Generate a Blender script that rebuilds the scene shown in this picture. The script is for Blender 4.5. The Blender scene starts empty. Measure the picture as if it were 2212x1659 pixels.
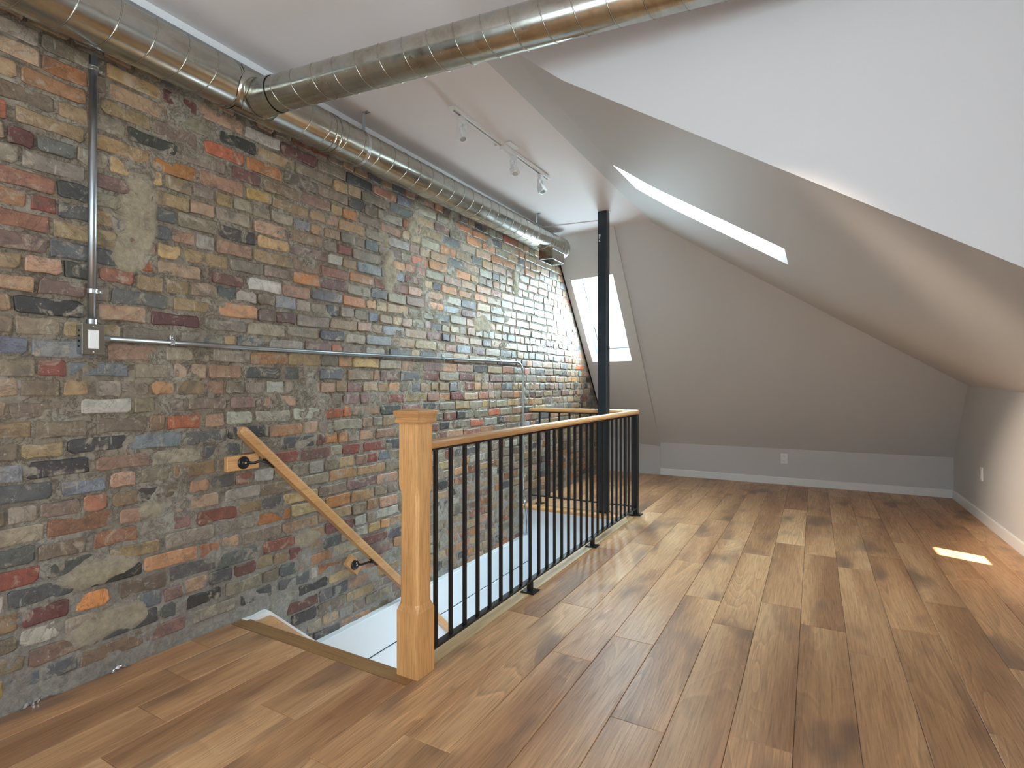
import bpy, bmesh, math, random
import numpy as np
from mathutils import Vector, Matrix, Euler
S = bpy.context.scene
C = S.collection
PI = math.pi

# ------------------------------------------------------------------ camera
cd = bpy.data.cameras.new('camera')
cd.sensor_width = 36.0
cd.lens = 1162.1 / 2212 * 36.0
cd.clip_start = 0.05
cam = bpy.data.objects.new('camera', cd)
cam.location = (2.46, 0.0, 1.15)
cam.rotation_euler = (math.radians(90.1265), 0, math.radians(29.302))
C.objects.link(cam)
S.camera = cam

# ------------------------------------------------------------------ world, sun, exposure
SUN_A, SUN_B = 0.585, 0.41          # sunbeam travel in x and y per metre of drop
W = bpy.data.worlds.new('sky'); S.world = W; W.use_nodes = True
bg = W.node_tree.nodes['Background']
bg.inputs[0].default_value = (0.80, 0.91, 1.0, 1); bg.inputs[1].default_value = 5.0
def lamp(name, kind, loc, direction, energy, color, **kw):
    l = bpy.data.lights.new(name, kind); l.energy = energy; l.color = color
    for k, v in kw.items(): setattr(l, k, v)
    o = bpy.data.objects.new(name, l); C.objects.link(o); o.location = loc
    o.rotation_euler = Vector(direction).to_track_quat('-Z', 'Y').to_euler()
    return o
lamp('sun', 'SUN', (0, 0, 8), (SUN_A, SUN_B, -1), 40.0, (1.0, 0.86, 0.66), angle=0.009)
# daylight standing in the openings of the room (dormer window, window behind the camera, two roof windows)
lamp('daylight_dormer', 'AREA', (3.86, -0.55, 1.60), (-1, 0.0, -0.10), 38.0, (0.95, 0.96, 1.0), shape='RECTANGLE', size=1.3, size_y=1.5)
lamp('daylight_back', 'AREA', (2.1, -1.86, 1.5), (0, 1, -0.25), 2.0, (0.96, 0.95, 1.0), shape='RECTANGLE', size=2.2, size_y=1.4)
lamp('daylight_far_roof', 'AREA', (0.35, 6.14, 2.14), (0, -1.0, 0.0), 100.0, (0.70, 0.90, 1.0), shape='RECTANGLE', size=0.50, size_y=1.05)
lamp('daylight_side_roof', 'AREA', (1.98, 3.60, 2.62), (-0.534, 0, -0.845), 74.0, (0.74, 0.91, 1.0), shape='RECTANGLE', size=0.32, size_y=0.65)
# light coming up the stairwell from the floor below
lamp('lower_hall_light', 'AREA', (0.72, 3.2, -2.3), (0.0, 0.0, 1.0), 12.0, (0.80, 0.92, 1.0), shape='RECTANGLE', size=0.8, size_y=2.2)
lamp('stairwell_fill_light', 'AREA', (1.02, 3.25, -0.85), (-1.0, 0.15, -0.12), 8.0, (0.80, 0.92, 1.0), shape='RECTANGLE', size=1.7, size_y=0.6)  # unseen fill lamp added at the solid right wall to brighten the ledge
# warm spot lamp added out of view, without fixture, to brighten the right wall
lamp('right_wall_fill_spot', 'SPOT', (1.2, 0.3, 2.25), (2.5, 3.95, -1.7), 1250.0, (1.0, 0.80, 0.58), spot_size=0.34, spot_blend=0.9, shadow_soft_size=0.05)
vs = S.view_settings
vs.view_transform = 'Standard'; vs.look = 'None'; vs.gamma = 1.0; vs.use_curve_mapping = False
vs.exposure = 0.42

# ------------------------------------------------------------------ node helpers
def srgb(r, g, b):
    f = lambda c: (c / 255 / 12.92) if c / 255 <= 0.04045 else ((c / 255 + 0.055) / 1.055) ** 2.4
    return (f(r), f(g), f(b), 1.0)
def new_mat(name):
    m = bpy.data.materials.new(name); m.use_nodes = True
    return m, m.node_tree, m.node_tree.nodes['Principled BSDF']
def N(nt, t, **kw):
    n = nt.nodes.new(t)
    for k, v in kw.items():
        if k.startswith('i_'): n.inputs[k[2:].replace('_', ' ')].default_value = v
        else: setattr(n, k, v)
    return n
def ramp(nt, fac, stops, interp='LINEAR'):
    n = nt.nodes.new('ShaderNodeValToRGB'); n.color_ramp.interpolation = interp
    e = n.color_ramp.elements
    while len(e) < len(stops): e.new(0.5)
    for el, (p, c) in zip(e, stops):
        el.position = p; el.color = c if len(c) == 4 else (*c, 1)
    nt.links.new(fac, n.inputs[0]); return n.outputs[0]
def mix(nt, fac, a, b, mode='MIX'):
    n = nt.nodes.new('ShaderNodeMix'); n.data_type = 'RGBA'; n.blend_type = mode
    for s, v in ((n.inputs[0], fac), (n.inputs[6], a), (n.inputs[7], b)):
        if hasattr(v, 'is_linked') or hasattr(v, 'links'): nt.links.new(v, s)
        else: s.default_value = v
    return n.outputs[2]
def g4(v): return (v, v, v, 1)
def noise(nt, vec, scale, detail=4, rough=0.55, dist=0.0):
    n = N(nt, 'ShaderNodeTexNoise'); n.inputs['Scale'].default_value = scale
    n.inputs['Detail'].default_value = detail; n.inputs['Roughness'].default_value = rough
    n.inputs['Distortion'].default_value = dist
    nt.links.new(vec, n.inputs['Vector']); return n.outputs[0]
def mapping(nt, scale=(1, 1, 1), loc_obj_random=False):
    tc = N(nt, 'ShaderNodeTexCoord'); mp = N(nt, 'ShaderNodeMapping'); mp.inputs['Scale'].default_value = scale
    nt.links.new(tc.outputs['Object'], mp.inputs['Vector'])
    if loc_obj_random:
        oi = N(nt, 'ShaderNodeObjectInfo'); mu = N(nt, 'ShaderNodeMath', operation='MULTIPLY'); mu.inputs[1].default_value = 37.0
        nt.links.new(oi.outputs['Random'], mu.inputs[0]); cx = N(nt, 'ShaderNodeCombineXYZ')
        for i in range(3): nt.links.new(mu.outputs[0], cx.inputs[i])
        nt.links.new(cx.outputs[0], mp.inputs['Location'])
    return mp.outputs[0]
def bump(nt, b, h, strength, dist=0.002):
    n = N(nt, 'ShaderNodeBump'); n.inputs['Strength'].default_value = strength; n.inputs['Distance'].default_value = dist
    nt.links.new(h, n.inputs['Height']); nt.links.new(n.outputs[0], b.inputs['Normal'])
M = {}
def simple(name, col, rough=0.5, metal=0.0, bumps=None, spec=0.5, var=0.0):
    m, nt, b = new_mat(name)
    b.inputs['Base Color'].default_value = col; b.inputs['Roughness'].default_value = rough
    b.inputs['Metallic'].default_value = metal; b.inputs['Specular IOR Level'].default_value = spec
    v = mapping(nt)
    if var:
        nz = noise(nt, v, 9, 5)
        c2 = tuple(min(1, x * (1 + var)) for x in col[:3]) + (1,); c1 = tuple(x * (1 - var) for x in col[:3]) + (1,)
        nt.links.new(ramp(nt, nz, [(0.3, c1), (0.7, c2)]), b.inputs['Base Color'])
    if bumps: bump(nt, b, noise(nt, v, bumps[0], 3), bumps[1], 0.001)
    M[name] = m; return m
simple('paint_ceiling', srgb(226, 222, 225), 0.75, bumps=(260, 0.12), spec=0.3)
simple('paint_wall', srgb(207, 206, 209), 0.7, bumps=(260, 0.12), spec=0.3)
simple('paint_trim', srgb(236, 238, 241), 0.4, bumps=(90, 0.05))
simple('paint_well', srgb(226, 233, 240), 0.5, bumps=(120, 0.06))
simple('black_metal', srgb(22, 23, 25), 0.38, 0.0, bumps=(300, 0.1), var=0.2)
simple('column_paint', srgb(34, 42, 48), 0.33, 0.2, bumps=(60, 0.08), var=0.25)
simple('white_metal', srgb(230, 232, 234), 0.35)
simple('white_plastic', srgb(238, 238, 238), 0.35)
simple('dark_slot', srgb(30, 30, 32), 0.6)
simple('zinc', srgb(176, 184, 190), 0.34, 1.0, bumps=(120, 0.05), var=0.15)
simple('bright_zinc', srgb(215, 220, 224), 0.25, 1.0)
simple('plate_steel', srgb(150, 143, 135), 0.38, 1.0)
simple('foil', srgb(205, 208, 215), 0.2, 1.0, bumps=(40, 0.8))
simple('shadow_gap', srgb(24, 20, 18), 0.9)
simple('roof_outside', srgb(70, 66, 64), 0.9)
simple('subfloor', srgb(60, 42, 30), 0.9)
simple('lamp_lens', srgb(200, 205, 210), 0.12, 0.6)

def mat_duct():
    m, nt, b = new_mat('galvanised'); b.inputs['Metallic'].default_value = 1.0
    v = mapping(nt, (1, 1, 1)); vo = N(nt, 'ShaderNodeTexVoronoi'); vo.inputs['Scale'].default_value = 55
    nt.links.new(v, vo.inputs['Vector'])
    big = noise(nt, mapping(nt, (3, 1.1, 3)), 3.2, 6, 0.65, 0.4)
    c = ramp(nt, big, [(0.3, srgb(168, 162, 148)), (0.55, srgb(196, 196, 188)), (0.75, srgb(178, 186, 186))])
    sp = ramp(nt, vo.outputs['Color'], [(0.0, g4(0.93)), (1.0, g4(1.03))])
    nt.links.new(mix(nt, 1.0, c, sp, 'MULTIPLY'), b.inputs['Base Color'])
    nt.links.new(ramp(nt, noise(nt, mapping(nt, (1, .35, 1)), 12, 6, 0.7), [(0.35, g4(0.16)), (0.7, g4(0.30))]), b.inputs['Roughness'])
    bump(nt, b, noise(nt, mapping(nt, (1, .5, 1)), 5, 2), 0.10, 0.004)
    M['galvanised'] = m
mat_duct()

def mat_brick():
    m, nt, b = new_mat('old_brick'); v = mapping(nt)
    at = N(nt, 'ShaderNodeAttribute', attribute_name='brick_tint')
    n1 = noise(nt, v, 22, 6, 0.65, 0.3); n2 = noise(nt, v, 9, 5, 0.6, 0.6); n3 = noise(nt, v, 70, 5, 0.7)
    c = mix(nt, 1.0, at.outputs['Color'], ramp(nt, n1, [(0.25, g4(0.68)), (0.5, g4(1.08)), (0.75, g4(1.42))]), 'MULTIPLY')
    c = mix(nt, ramp(nt, n2, [(0.56, g4(0)), (0.66, g4(0.55))]), c, srgb(86, 80, 76))           # soot
    c = mix(nt, ramp(nt, noise(nt, v, 13, 7, 0.7, 1.0), [(0.54, g4(0)), (0.64, g4(0.72))]), c, srgb(172, 158, 140))   # mortar haze
    streak = noise(nt, mapping(nt, (60, 60, 9)), 1.0, 4, 0.6)
    c = mix(nt, ramp(nt, streak, [(0.66, g4(0)), (0.72, g4(0.5))]), c, srgb(190, 182, 170))
    c = mix(nt, ramp(nt, n3, [(0.63, g4(0)), (0.7, g4(0.6))]), c, srgb(205, 198, 188))           # white flecks
    ck = noise(nt, v, 11, 8, 0.65, 0.7)
    c = mix(nt, ramp(nt, ck, [(0.482, g4(0)), (0.497, g4(0.45)), (0.503, g4(0.45)), (0.518, g4(0))]), c, srgb(60, 50, 44))
    nt.links.new(c, b.inputs['Base Color'])
    nt.links.new(ramp(nt, n1, [(0.3, g4(0.36)), (0.7, g4(0.6))]), b.inputs['Roughness'])
    h = N(nt, 'ShaderNodeMath', operation='ADD'); nt.links.new(noise(nt, v, 45, 8, 0.7, 0.5), h.inputs[0]); nt.links.new(n1, h.inputs[1])
    bump(nt, b, h.outputs[0], 0.55, 0.006)
    M['old_brick'] = m
mat_brick()
def mat_mortar():
    m, nt, b = new_mat('old_mortar'); v = mapping(nt)
    n1 = noise(nt, v, 5, 7, 0.65, 0.5); n2 = noise(nt, v, 45, 8, 0.75)
    c = ramp(nt, n1, [(0.3, srgb(128, 114, 98)), (0.5, srgb(152, 140, 124)), (0.72, srgb(180, 172, 160))])
    c = mix(nt, 1.0, c, ramp(nt, n2, [(0.28, g4(0.58)), (0.5, g4(1.04)), (0.75, g4(1.3))]), 'MULTIPLY')
    at = N(nt, 'ShaderNodeAttribute', attribute_name='patch')
    ck = noise(nt, v, 15, 9, 0.7, 0.8)
    c = mix(nt, ramp(nt, ck, [(0.465, g4(0)), (0.492, g4(0.62)), (0.508, g4(0.62)), (0.535, g4(0))]), c, srgb(70, 60, 52))
    sx = N(nt, 'ShaderNodeSeparateXYZ'); nt.links.new(v, sx.inputs[0])
    c = mix(nt, ramp(nt, sx.outputs[2], [(0.0, g4(0.6)), (0.9, g4(0.0))]), c, mix(nt, 1.0, srgb(166, 162, 158), ramp(nt, n2, [(0.25, g4(0.6)), (0.6, g4(1.05))]), 'MULTIPLY'))
    pf = N(nt, 'ShaderNodeMath', operation='MULTIPLY'); nt.links.new(at.outputs['Fac'], pf.inputs[0]); nt.links.new(ramp(nt, noise(nt, v, 16, 6, .7), [(0.35, g4(0.35)), (0.6, g4(0.95))]), pf.inputs[1])
    c = mix(nt, pf.outputs[0], c, mix(nt, 1.0, srgb(186, 172, 146), ramp(nt, n2, [(0.2, g4(0.62)), (0.6, g4(1.05))]), 'MULTIPLY'))
    nt.links.new(c, b.inputs['Base Color']); b.inputs['Roughness'].default_value = 0.8
    bump(nt, b, noise(nt, v, 38, 9, 0.75, 1.2), 0.9, 0.012)
    M['old_mortar'] = m
mat_mortar()

def mat_oak(name, tones, stretch_axis=1, scale=1.0, rough=0.36, figure=1.0, ring=True):
    """oak: long grain with cathedral rings and grey-brown knots, shifted at random for every plank"""
    m, nt, b = new_mat(name)
    st = [1.0, 1.0, 1.0]; st[stretch_axis] = 0.11
    v = mapping(nt, tuple(st), True)
    warp = noise(nt, v, 5.0 * scale, 1.6, 0.4, 0.35)
    ringn = N(nt, 'ShaderNodeMath', operation='MULTIPLY'); ringn.inputs[1].default_value = 20.0
    nt.links.new(warp, ringn.inputs[0])
    fr = N(nt, 'ShaderNodeMath', operation='FRACT'); nt.links.new(ringn.outputs[0], fr.inputs[0])
    rings = ramp(nt, fr.outputs[0], [(0.0, g4(0.80)), (0.2, g4(0.98)), (0.70, g4(1.02)), (0.90, g4(1.22)), (1.0, g4(0.80))])
    tone = ramp(nt, noise(nt, v, 3.2 * scale, 3, 0.6, 0.5), [(0.3, tones[0]), (0.5, tones[1]), (0.68, tones[2])])
    st2 = [1.0, 1.0, 1.0]; st2[stretch_axis] = 0.03
    fine = noise(nt, mapping(nt, tuple(st2), True), 170 * scale, 4, 0.7)
    c = mix(nt, 1.0, tone, ramp(nt, fine, [(0.3, g4(0.66)), (0.5, g4(1.0)), (0.72, g4(1.22))]), 'MULTIPLY')
    msk = ramp(nt, noise(nt, v, 3.5 * scale, 2, 0.5), [(0.42, g4(0.25 * figure)), (0.6, g4(min(1, 1.0 * figure)))])
    if ring: c = mix(nt, msk, c, mix(nt, 1.0, c, rings, 'MULTIPLY'))
    st3 = [1.0, 1.0, 1.0]; st3[stretch_axis] = 0.4
    knot = noise(nt, mapping(nt, tuple(st3), True), 5.0 * scale, 2, 0.5)
    c = mix(nt, ramp(nt, knot, [(0.55, g4(0)), (0.72, g4(0.75 * figure))]), c, tones[3])
    oi = N(nt, 'ShaderNodeObjectInfo')
    c = mix(nt, 1.0, c, ramp(nt, oi.outputs['Random'], [(0, g4(0.93)), (0.5, g4(1.0)), (1, (1.09, 1.07, 1.04, 1))]), 'MULTIPLY')
    nt.links.new(c, b.inputs['Base Color'])
    nt.links.new(ramp(nt, fine, [(0.3, g4(rough + 0.1)), (0.7, g4(rough - 0.04))]), b.inputs['Roughness'])
    bump(nt, b, fine, 0.12, 0.0008)
    M[name] = m
mat_oak('oak_plank', [srgb(152, 108, 76), srgb(190, 144, 104), srgb(212, 170, 128), srgb(112, 86, 72)])
mat_oak('oak_nosing', [srgb(120, 88, 56), srgb(142, 106, 68), srgb(152, 116, 76), srgb(100, 76, 52)], 0, figure=0.4)
mat_oak('oak_curb', [srgb(190, 154, 108), srgb(216, 182, 134), srgb(228, 198, 150), srgb(166, 144, 116)], 1, figure=0.5, ring=False)
mat_oak('honey_oak_up', [srgb(208, 152, 96), srgb(226, 172, 114), srgb(234, 184, 126), srgb(178, 124, 74)], 2, 1.4, 0.34, 0.35)
mat_oak('honey_oak_y', [srgb(188, 138, 90), srgb(208, 158, 106), srgb(216, 168, 118), srgb(168, 118, 74)], 1, 1.4, 0.28, 0.35)
mat_oak('honey_oak_x', [srgb(200, 148, 98), srgb(220, 170, 116), srgb(228, 180, 128), srgb(176, 126, 80)], 0, 1.4, 0.28, 0.35)

def mat_glass():
    m = bpy.data.materials.new('window_glass'); m.use_nodes = True; nt = m.node_tree; nt.nodes.clear()
    o = N(nt, 'ShaderNodeOutputMaterial'); t = N(nt, 'ShaderNodeBsdfTransparent'); g = N(nt, 'ShaderNodeBsdfGlossy')
    t.inputs[0].default_value = (0.93, 0.97, 0.96, 1); g.inputs['Roughness'].default_value = 0.03
    mx = N(nt, 'ShaderNodeMixShader'); mx.inputs[0].default_value = 0.06
    nt.links.new(t.outputs[0], mx.inputs[1]); nt.links.new(g.outputs[0], mx.inputs[2]); nt.links.new(mx.outputs[0], o.inputs[0])
    M['window_glass'] = m
mat_glass()

# ------------------------------------------------------------------ mesh helpers
def link(name, me, mat, parent=None, smooth=False):
    if mat and not me.materials: me.materials.append(M[mat])
    if smooth:
        for p in me.polygons: p.use_smooth = True
    o = bpy.data.objects.new(name, me); C.objects.link(o)
    if parent: o.parent = parent
    return o
def obj(name, bm, mat, parent=None, smooth=False):
    me = bpy.data.meshes.new(name); bmesh.ops.recalc_face_normals(bm, faces=bm.faces[:]) ; bm.to_mesh(me); bm.free()
    return link(name, me, mat, parent, smooth)
def box(bm, x0, x1, y0, y1, z0, z1, bev=0.0, seg=1, mtx=None):
    r = bmesh.ops.create_cube(bm, size=1.0)
    vs_ = r['verts']
    for v in vs_:
        v.co = Vector((x0 + (v.co.x + .5) * (x1 - x0), y0 + (v.co.y + .5) * (y1 - y0), z0 + (v.co.z + .5) * (z1 - z0)))
    if bev:
        es = list({e for v in vs_ for e in v.link_edges})
        rr = bmesh.ops.bevel(bm, geom=es, offset=bev, segments=seg, profile=0.5, affect='EDGES')
        vs_ = list({v for f in rr['faces'] for v in f.verts} | {v for v in vs_ if v.is_valid})
    if mtx is not None:
        for v in vs_: v.co = mtx @ v.co
    return vs_
def bx(x0, x1, y0, y1, z0, z1, bev=0.0, seg=1, mtx=None):
    bm = bmesh.new(); box(bm, x0, x1, y0, y1, z0, z1, bev, seg, mtx); return bm
def frame_axes(d):
    d = Vector(d).normalized(); a = Vector((0, 0, 1)) if abs(d.z) < 0.9 else Vector((0, 1, 0))
    u = d.cross(a).normalized(); w = u.cross(d).normalized(); return u, w
def tube(bm, pts, r, n=12, caps=True, prof=None):
    """sweep a ring (or a closed profile given as (across, up) pairs) along points"""
    pts = [Vector(p) for p in pts]; rings = []
    for i, p in enumerate(pts):
        d = (pts[min(i + 1, len(pts) - 1)] - pts[max(i - 1, 0)])
        u, w = frame_axes(d)
        rr = r[i] if isinstance(r, (list, tuple)) else r
        if prof: rings.append([bm.verts.new(p + u * a + w * b_) for a, b_ in prof])
        else: rings.append([bm.verts.new(p + (u * math.cos(2 * PI * k / n) + w * math.sin(2 * PI * k / n)) * rr) for k in range(n)])
    m = len(rings[0])
    for a, b_ in zip(rings[:-1], rings[1:]):
        for k in range(m): bm.faces.new((a[k], a[(k + 1) % m], b_[(k + 1) % m], b_[k]))
    if caps: bm.faces.new(rings[0][::-1]); bm.faces.new(rings[-1])
    return bm
def quad_slab(bm, pts, t):
    """closed prism: polygon pts pushed along its normal by t"""
    n = (Vector(pts[1]) - Vector(pts[0])).cross(Vector(pts[2]) - Vector(pts[0])).normalized()
    a = [bm.verts.new(p) for p in pts]; b_ = [bm.verts.new(Vector(p) + n * t) for p in pts]
    bm.faces.new(a[::-1]); bm.faces.new(b_)
    for i in range(len(a)): bm.faces.new((a[i], a[(i + 1) % len(a)], b_[(i + 1) % len(a)], b_[i]))
def thing(name, label, cat, loc=(0, 0, 0), group=None):
    o = bpy.data.objects.new(name, None); C.objects.link(o); o.location = loc; o.empty_display_size = 0.05
    o['label'] = label; o['category'] = cat
    if group: o['group'] = group
    return o
def part(name, bm, mat, parent, label=None, smooth=False):
    """bm is in world coordinates; the part is parented to an unrotated empty"""
    top = parent; off = Vector((0, 0, 0)); q = parent
    while q is not None: off += q.location; q = q.parent
    bmesh.ops.translate(bm, verts=bm.verts[:], vec=-off)
    o = obj(name, bm, mat, parent, smooth)
    if label: o['label'] = label
    return o
def struct(o, label):
    o['kind'] = 'structure'; o['label'] = label; return o

# ------------------------------------------------------------------ room geometry (metres; x from the brick wall, y into the room, z up)
YB, YK, XR = -1.8, 6.98, 3.70            # wall behind camera, far knee wall, right wall
YC = 2.0                                 # dormer cheek
zc = lambda y: 2.70 + 0.007 * max(0.0, y - 1.5)           # the old ceiling is not quite level
HX0, HX1, HY0, HY1 = 0.0, 1.045, 1.685, 4.56              # stair opening
def struct_mesh(name, verts, faces, mat, label, smooth=False, cat='wall'):
    me = bpy.data.meshes.new(name); me.from_pydata([tuple(v) for v in verts], [], faces); me.update()
    o = link(name, me, mat, None, smooth); o['kind'] = 'structure'; o['label'] = label; o['category'] = cat
    return o

# floor: subfloor slab around the opening, planks laid on it
bm = bmesh.new()
for a in ((-0.12, XR + .1, YB - .1, HY0 - .06), (HX1 + .05, XR + .1, HY0 - .06, HY1 + .06), (-0.12, XR + .1, HY1 + .06, YK + .2)):
    box(bm, a[0], a[1], a[2], a[3], -0.26, -0.0125)
floor = obj('floor', bm, 'subfloor'); floor['kind'] = 'structure'; floor['category'] = 'floor'
floor['label'] = 'wide brown oak plank floor around the open stairwell'
PH = {-1: 2.39, 0: 2.617, 1: 2.116, 2: 2.384, 3: 3.042, 4: 2.749, 5: 3.14, 6: 2.944, 7: 2.743, 8: 3.11, 9: 2.326, 10: 2.9, 11: 2.5, 12: 3.2, -2: 1.9, -3: 1.25, -4: 0.83, -5: 1.027, -6: 1.215, -7: 1.41}
PW, PL = 0.1868, 1.243
rng = random.Random(5)
def plank_mesh(x0, x1, y0, y1):
    g = 0.0007; c = 0.0016; t = 0.011
    X = (x0 + g, x0 + g + c, x1 - g - c, x1 - g); Y = (y0 + g, y0 + g + c, y1 - g - c, y1 - g)
    ox, oy = (x0 + x1) / 2, (y0 + y1) / 2
    vb = [(X[0], Y[0]), (X[3], Y[0]), (X[3], Y[3]), (X[0], Y[3])]; vt = [(X[1], Y[1]), (X[2], Y[1]), (X[2], Y[2]), (X[1], Y[2])]
    V = [(a - ox, b - oy, -t) for a, b in vb] + [(a - ox, b - oy, -c) for a, b in vb] + [(a - ox, b - oy, 0) for a, b in vt]
    F = [(8, 9, 10, 11)]
    for i in range(4):
        j = (i + 1) % 4; F += [(i, j, 4 + j, 4 + i), (4 + i, 4 + j, 8 + j, 8 + i)]
    me = bpy.data.meshes.new('plank'); me.from_pydata(V, [], F); me.update(); return me, (ox, oy, 0)
for r in range(-7, 13):
    x0 = 1.281 + PW * r; x1 = x0 + PW
    if r == -7: x0 = max(x0, 0.0)
    x0 = max(x0, 0.004); x1 = min(x1, XR - 0.012)
    if x1 - x0 < 0.02: continue
    spans = [(YB, YK)] if r >= -1 else [(YB, 1.60), (4.635, YK)]
    ph = PH[r]; k0 = math.floor((YB - ph) / PL)
    for s0, s1 in spans:
        y = ph + k0 * PL
        while y < s1:
            a, b_ = max(y, s0), min(y + PL, s1)
            if b_ - a > 0.03:
                me, loc = plank_mesh(x0, x1, a, b_); me.materials.append(M['oak_plank'])
                o = bpy.data.objects.new('plank', me); o.location = loc; o.parent = floor; C.objects.link(o)
            y += PL

def strip(name, bmm, mat, label, cat='trim'):
    o = obj(name, bmm, mat); o['kind'] = 'structure'; o['label'] = label; o['category'] = cat; return o
# nosings round the opening
def prof_sweep(prof, axis, a, b_):
    """prof: closed polygon of (p, z); swept along axis 'x' or 'y' from a to b_ (p is the other horizontal axis)"""
    bm = bmesh.new(); R_ = []
    for q in (a, b_):
        R_.append([bm.verts.new((p, q, z) if axis == 'y' else (q, p, z)) for p, z in prof])
    m = len(prof)
    for k in range(m): bm.faces.new((R_[0][k], R_[0][(k + 1) % m], R_[1][(k + 1) % m], R_[1][k]))
    bm.faces.new(R_[0][::-1]); bm.faces.new(R_[1]); return bm
def rounded(p0, p1, z0, z1, side, n=6):
    """flat board whose 'side' edge (-1 low p, +1 high p) is a half-round"""
    h = (z1 - z0) / 2; cz = (z0 + z1) / 2
    if side > 0: return [(p0, z0)] + [(p1 - h + h * math.cos(t), cz + h * math.sin(t)) for t in np.linspace(-PI / 2, PI / 2, n + 1)] + [(p0, z1)]
    return [(p1, z1)] + [(p0 + h - h * math.cos(t), cz - h * math.sin(t)) for t in np.linspace(-PI / 2, PI / 2, n + 1)] + [(p1, z0)]
strip('trim_1', prof_sweep(rounded(1.601, 1.688, -0.026, 0.0, 1), 'x', 0.01, 1.093), 'oak_nosing', 'olive brown oak stair nosing board at the head of the stairs')
strip('trim_2', prof_sweep(rounded(1.00, 1.093, -0.03, 0.001, -1), 'y', 1.69, 4.55), 'oak_curb', 'pale oak edge board running under the black railing')
strip('trim_3', prof_sweep(rounded(4.535, 4.633, -0.034, 0.001, -1), 'x', 0.01, 1.093), 'honey_oak_x', 'honey oak rounded nosing at the far end of the stairwell')
# curb end block beside newel
# stairwell shaft
strip('trim_4', bx(0.0, 0.05, 2.08, 4.60, -2.3, -0.292, 0.004), 'paint_well', 'white panelled ledge on the brick side of the stairwell')
strip('trim_5', bx(0.045, 0.062, 2.08, 4.60, -2.3, -0.548, 0.003), 'paint_well', 'lower white panel below the ledge in the stairwell')
part('joint', bx(.0495, .0505, 2.08, 4.60, -.5485, -.5425), 'shadow_gap', bpy.data.objects['trim_5'])  # thin dark strip, shadow line of the panel groove put in as colour
strip('wall_stairwell_back', bx(0.0, 1.10, 4.60, 4.66, -2.4, -0.04), 'paint_well', 'white end wall inside the stairwell', 'wall')
strip('wall_stairwell_right', bx(1.03, 1.10, 1.64, 4.66, -2.4, -0.04), 'paint_well', 'white side wall of the stairwell below the railing', 'wall')
strip('wall_stairwell_front', bx(0.0, 1.05, 1.60, 1.65, -0.30, -0.03), 'paint_well', 'white riser under the stair head nosing', 'wall')
# skirt of the stair: white board with oak stringer, stepping down with the stairs
def sloped(x0, x1, pts):
    bm = bmesh.new(); a = [bm.verts.new((x0, y, z)) for y, z in pts]; b_ = [bm.verts.new((x1, y, z)) for y, z in pts]
    bm.faces.new(a); bm.faces.new(b_[::-1])
    for i in range(len(a)): j = (i + 1) % len(a); bm.faces.new((a[i], a[j], b_[j], b_[i]))
    return bm
strip('trim_6', sloped(0.0, 0.042, [(1.66, 0.0), (1.785, 0.004), (3.6, -1.70), (3.6, -2.1), (1.66, -0.25)]), 'paint_trim', 'white skirt board stepping down the brick beside the stairs')
strip('trim_7', sloped(0.042, 0.075, [(1.66, -0.02), (1.79, -0.022), (3.6, -1.73), (3.6, -2.1), (1.66, -0.25)]), 'honey_oak_y', 'oak stringer inside the white skirt board')
# staircase below (mostly hidden): treads and risers
st = thing('staircase', 'oak staircase dropping away below the landing nosing', 'staircase', (0.5, 1.69, -0.2))
for i in range(7):
    y = 1.66 + i * 0.215; z = -0.2 * (i + 1)
    part('tread', bx(0.078, 1.025, y, y + 0.245, z - 0.03, z, 0.008), 'honey_oak_x', st)
    part('riser', bx(0.078, 1.025, y + 0.215, y + 0.23, z - 0.2, z - 0.031), 'paint_trim', st)
strip('floor_lower', bx(-0.1, 1.2, 1.4, 4.8, -2.46, -2.40), 'subfloor', 'lower hall floor at the foot of the stairwell', 'floor')

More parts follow.
